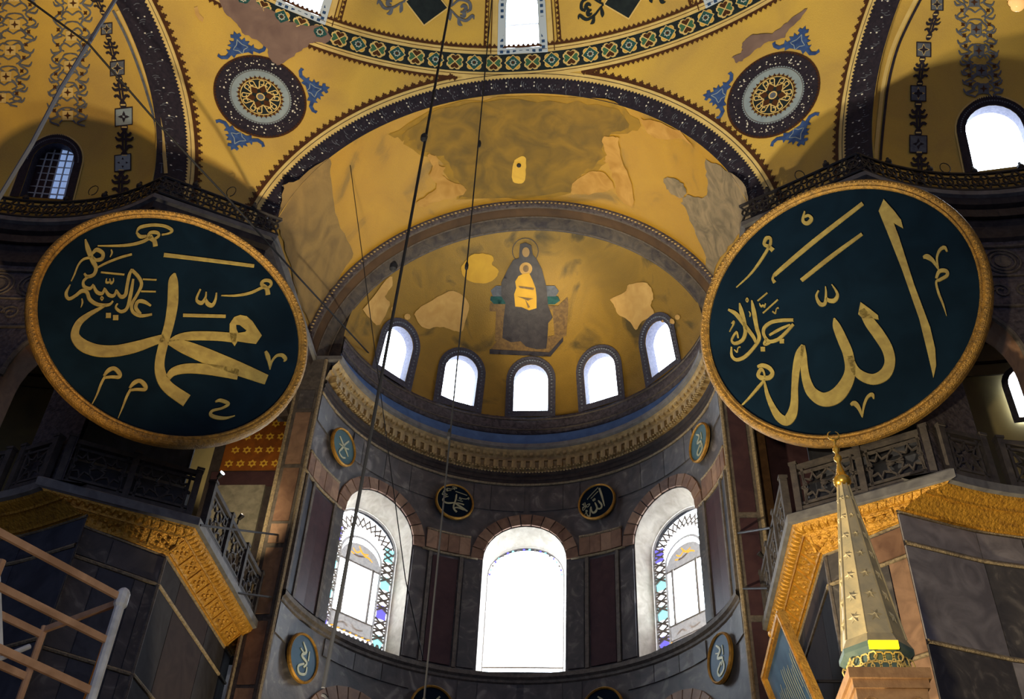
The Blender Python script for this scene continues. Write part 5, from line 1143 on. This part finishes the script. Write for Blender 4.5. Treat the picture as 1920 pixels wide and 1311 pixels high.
for x in (-.28, .28):
    mb = MB(); mb.tube([V((MX + x + .09 * cos(q * pi / 8), MY - .46, 7.25 + .09 * sin(q * pi / 8))) for q in range(17)], .018, 5); mb.build('carved_disc', MATS['carved_stone_canopy'], bo)
mb = MB()
for st in ([(-.12, 7.28), (-.05, 7.18), (-.14, 7.08)], [(.12, 7.28), (.05, 7.18), (.14, 7.08)], [(0, 7.3), (0, 7.0)]): mb.tube([V((MX + x, MY - .465, z)) for x, z in st], .025, 5)
mb.build('gilt_ornament', GILTS, bo)
for x, y in ((-.4, -.4), (.4, -.4), (.4, .4), (-.4, .4)):
    mb = MB(); mb.lathe((MX + x, MY + y, 0), [(.09, 0), (.07, .3), (.065, 5.0), (.1, 5.2)], 10); mb.build('column', PINKM2, root)
fin = MB(); fin.lathe((MX, MY, 0), [(.075, 10.84), (.13, 10.90), (.14, 10.97), (.09, 11.03), (.075, 11.08), (.035, 11.24), (.03, 11.3), (.06, 11.34), (.065, 11.38), (.03, 11.43), (.025, 11.47), (.055, 11.51), (.055, 11.55), (.02, 11.61), (.015, 11.66), (.03, 11.69), (.012, 11.73)], 14); fo = fin.build('finial', mat('polished_brass', (214, 168, 70), None, 1, .25, .8), root, True)
mb = MB(); cr = [V((MX + .085 * cos(t * pi / 12 + pi / 2 + .35), MY, 11.81 + .085 * sin(t * pi / 12 + pi / 2 + .35))) for t in range(22)]; mb.tube(cr, [.004 + .016 * sin(pi * i / 21) for i in range(22)], 6); mb.build('crescent', MATS['polished_brass'], fo)

# leaning framed panel on the apse side of the right pier
T0 = hit_x(1465, 1150, 6.0); dn = (hit_y(1535, 1311, T0.y) - T0).normalized(); along = V((0, 1, 0)); nn = dn.cross(along).normalized()
if nn.x > 0: nn = -nn
Wd, Ht = 3.0, 2.6
root = thing('framed_panel', 'gilt framed blue inscription panel leaning from the right pier', 'picture', T0 + dn * Ht + along * Wd / 2)
mb = MB(); mb.box(T0 - nn * .06, along * Wd, dn * Ht, nn * .05); pa = mb.build('panel', mat('blue_inscribed_board', (52, 78, 108), (40, 62, 92), 2, .5), root)
for p, q, nm in ((T0, T0 + along * Wd, 'frame_top'), (T0 + dn * Ht, T0 + dn * Ht + along * Wd, 'frame_bottom'), (T0, T0 + dn * Ht, 'frame_side'), (T0 + along * Wd, T0 + along * Wd + dn * Ht, 'frame_side')):
    mb = MB(); mb.bar(p, q, .16, nn, .14); mb.bar(p + nn * .08, q + nn * .08, .07, nn, .05); mb.build(nm, GILTS, root)
mb = MB(); mb.lathe(T0 + along * 1.0 + nn * .05 - dn * .05, [(.02, -.1), (.09, -.02), (.09, .04), (.02, .12)], 8); mb.build('gilt_boss', GILTS, root)
for k in range(16):
    y0 = .3 + .15 * k; z0 = .45 + .35 * random.random(); mb = MB(); b_ = T0 + along * y0 + dn * z0 - nn * .005
    ribbon(mb, [(0, 0, .02), (.06, .25, .035), (.02, .6 + .5 * random.random(), .02)], lambda x, y: b_ + along * x + dn * y + nn * .004, 4); mb.build('letter_stroke', LEAF2, pa)
for q in (.6, 2.4):
    p = T0 + along * q + dn * 1.2 - nn * .06; mb = MB(); mb.tube([p, V((7.12, p.y, p.z))], .03, 6); mb.build('hanging_bracket', IRON, root)

# timber and steel scaffold at the left
Z7 = 6.95
Pp = hit_z(229, 1122, Z7); Pq = hit_z(-60, 967, Z7); d = (Pq - Pp).normalized(); Pm = Pp + d * 1.15; sd = V((-d.y, d.x, 0))
if sd.y > 0: sd = -sd
sd = -sd
root = thing('scaffold_tower', 'weathered scaffold tower with timber guard rails at the lower left', 'scaffold', (Pp.x, Pp.y, 0))
def pole(p, q, r, m, nm, par=root): mb = MB(); mb.tube([p, q], r, 10); return mb.build(nm, m, par)
def rail(p, q, wd, hg, m, nm): mb = MB(); mb.bar(p, q, wd, (0, 0, 1), hg); return mb.build(nm, m, root)
post = pole(V((Pp.x, Pp.y, 0)), Pp + V((0, 0, .02)), .055, PAINTW, 'post')
mb = MB(); mb.lathe(Pp, [(.05, -.12), (.075, -.08), (.075, .06), (.05, .1), (.02, .12)], 10); mb.build('clamp', PAINTW, post)
rail(Pp - d * .05, Pp + d * 3.2, .04, .075, WOOD, 'guard_rail')
rail(Pp - V((0, 0, .5)), Pp + d * 3.2 - V((0, 0, .5)), .04, .075, WOOD, 'guard_rail')
rail(Pp - V((0, 0, 1.05)), Pp + d * 3.2 - V((0, 0, 1.05)), .04, .08, WOOD, 'guard_rail')
P3 = Pp + sd * 1.3
rail(Pp - V((0, 0, .06)) + d * .02, P3 + d * .0 - V((0, 0, .06)), .04, .07, WOOD, 'cross_rail')
for q, top in ((P3, -.02), (Pp + d * 1.25 + sd * .35, -.06), (Pp + d * 3.0, 0), (P3 + d * 3.0, 0), (P3 + d * 1.5, -.1)):
    pole(V((q.x, q.y, 0)), q + V((0, 0, top)), .04, WOOD if top else PAINTW, 'post')
rail(P3 - V((0, 0, .12)), P3 + d * 3.2 - V((0, 0, .12)), .04, .08, WOOD, 'guard_rail')
rail(P3 - V((0, 0, .62)), P3 + d * 3.2 - V((0, 0, .62)), .04, .08, WOOD, 'guard_rail')
q = Pp + d * 1.25 + sd * .35
pole(q - V((0, 0, .2)), q + d * -.35 - V((0, 0, .95)), .03, PAINTW, 'brace'); pole(q - V((0, 0, .35)), q + d * .5 - V((0, 0, 1.3)), .03, WOOD, 'brace'); pole(P3 + d * .1 - V((0, 0, .3)), P3 + d * 1.3 - V((0, 0, 1.4)), .03, PAINTW, 'brace')
rail(Pp + sd * .08 - V((0, 0, .03)) - d * .02, Pp + sd * .16 - V((0, 0, 1.6)) - d * .02, .025, .03, ORANGE, 'orange_strap')
fl = MB(); fl.box(Pp + V((0, 0, -1.75)), d * 3.2, sd * 1.3, V((0, 0, .05))); fl.build('deck_board', WOOD, root)

# hanging glass lamp at the upper right corner
lp = hit_y(1908, 8, -11.0)
root = thing('hanging_lamp', 'lit glass bowl of a hanging lamp cut by the upper right corner', 'lamp', lp - V((0, 0, .12)))
mb = MB(); mb.lathe(lp, [(.03, -.16), (.10, -.13), (.15, -.05), (.13, .04), (.16, .14), (.15, .14), (.12, .04), (.13, -.05), (.02, -.12)], 18); mb.build('bowl', GLASSL, root, True)
mb = MB(); mb.tube([lp + V((0, 0, .1)), lp + V((0, 0, 12))], .012, 5); mb.build('chain', CABLE, root)
mb = MB(); mb.lathe(lp, [(.145, .13), (.17, .14), (.17, .17), (.145, .17)], 18); mb.build('rim', MATS['polished_brass'], root)
L_ = bpy.data.lights.new('lamp_bulb', 'POINT'); L_.energy = 12; L_.color = WARM; L_.shadow_soft_size = .05; lo = bpy.data.objects.new('lamp_bulb', L_); COL.objects.link(lo); lo.parent = root; lo.location = (0, 0, .3)

# cables
def cable(pts, r, label, knots=(), m=CABLE, end=None):
    root = thing('hanging_cable', label, 'cable', pts[-1])
    mb = MB(); mb.tube(pts, r, 7); mb.build('rope', m, root)
    for k in knots: mb = MB(); mb.lathe(k, [(r, -.12), (r * 2.4, -.07), (r * 2.6, .03), (r * 1.6, .1), (r, .13)], 8); mb.build('clamp', m, root)
    if end:
        e_ = pts[-1]; mb = MB(); mb.tube([e_ + V((.09 * sin(t * pi / 6), 0, -.1 - .1 + .1 * cos(t * pi / 6))) for t in range(10)], .025, 6); mb.build('hook', m, root)
    return root
Pt, Pb = hit_y(845, 0, -10), hit_y(606, 1290, -10); t_ = (Pb - Pt)
cable([Pt - t_ * .5, Pt, (Pt + Pb) / 2 + V((0, .05, 0)), Pb], .030, 'thick dark suspension cable hanging before the left of the apse', [hit_y(795, 258, -10), hit_y(738, 500, -10)], end=True)
cable([(-.33, -8, 33), (-.32, -8, 26), (-.30, -8, 18), (-.31, -8, 8.0)], .016, 'thin knotted cable hanging left of the seated figure', [hit_y(899, 270, -8), hit_y(875, 499, -8), hit_y(842, 815, -8)])
a_, b_ = hit_y(722, 800, -3), hit_y(760, 1085, -3); k_ = 0
while hypot((a_ + (a_ - b_) * k_).x, (a_ + (a_ - b_) * k_).z - ZC) < RB and k_ < 8 or (a_ + (a_ - b_) * k_).z < ZC: k_ += .02
cable([a_ + (a_ - b_) * k_, a_, b_, hit_y(793, 1235, -3)], .012, 'hair-thin wire slanting across the left tall window')
wa, wb, wc_ = hit_y(40, -10, -12), hit_y(166, 82, -11), hit_y(712, 685, 4.0)
cable([wa, wb, hit_y(300, 236, -9.0), hit_y(430, 375, -6.6), hit_y(560, 520, -3.0), wc_], .026, 'long thin wire sloping from the left conch down to the apse')
cable([hit_y(222, -10, -10.5), hit_y(166, 82, -10.8), hit_y(115, 165, -10.6), hit_y(60, 270, -10.2), hit_y(-10, 385, -9.6)], .05, 'blue-grey rod slanting across the upper left corner', (), STEELB)
for s, pts_, nm in ((-1, ((375, 985), (520, 1003)), 'upper left'), (-1, ((445, 1112), (508, 1120)), 'lower left'), (1, ((1384, 1000), (1445, 990)), 'upper right'), (1, ((1394, 1104), (1440, 1103)), 'lower right')):
    p, q = (hit_x(*pts_[0], -6.4), hit_y(*pts_[1], .68)) if s < 0 else (hit_y(*pts_[0], .68), hit_x(*pts_[1], 6.4))
    mb = MB(); mb.tube([p, q], .03, 6); o = mb.build('tie_rod', IRON, None, False, p); tag(o, nm + ' iron tie rod between gallery balustrade and apse wall', 'rod', 'iron tie rods beside the apse')
for s, px, py, nm in ((-1, 398, 935, 'upper'), (-1, 450, 962, 'lower'), (1, 1432, 1052, 'right')):
    p = hit_x(px, py, 6.5 * s); p.z = 15.30; root = thing('spotlight', {'upper': 'small black spotlight on the left receding balustrade, nearer one', 'lower': 'small black spotlight on the left receding balustrade, farther one', 'right': 'small black spotlight on the right receding balustrade'}[nm], 'spotlight', p)
    mb = MB(); mb.tube([p, p + V((0, 0, .12))], .02, 6); mb.build('bracket', IRON, root); mb = MB(); mb.tube([p + V((-s * .02, -.04, .12)), p + V((-s * .12, -.1, .2))], [.045, .07], 10); mb.build('housing', IRON, root)
    if s < 0:
        l_ = spot('spotlight_beam', p + V((.1, -.1, .25)), (-7.8, 2.0, 20.2) if nm == 'upper' else (-8.2, 2.0, 17.8), 600, WARM, 60, .6, .05); l_.parent = root; l_.location = V((.1, -.1, .25))
    if nm == 'upper':
        mb = MB(); mb.tube([p + V((.13, -.105, .205)), p + V((.14, -.11, .212))], [.06, .06], 10); mb.build('lens', PANE, root)
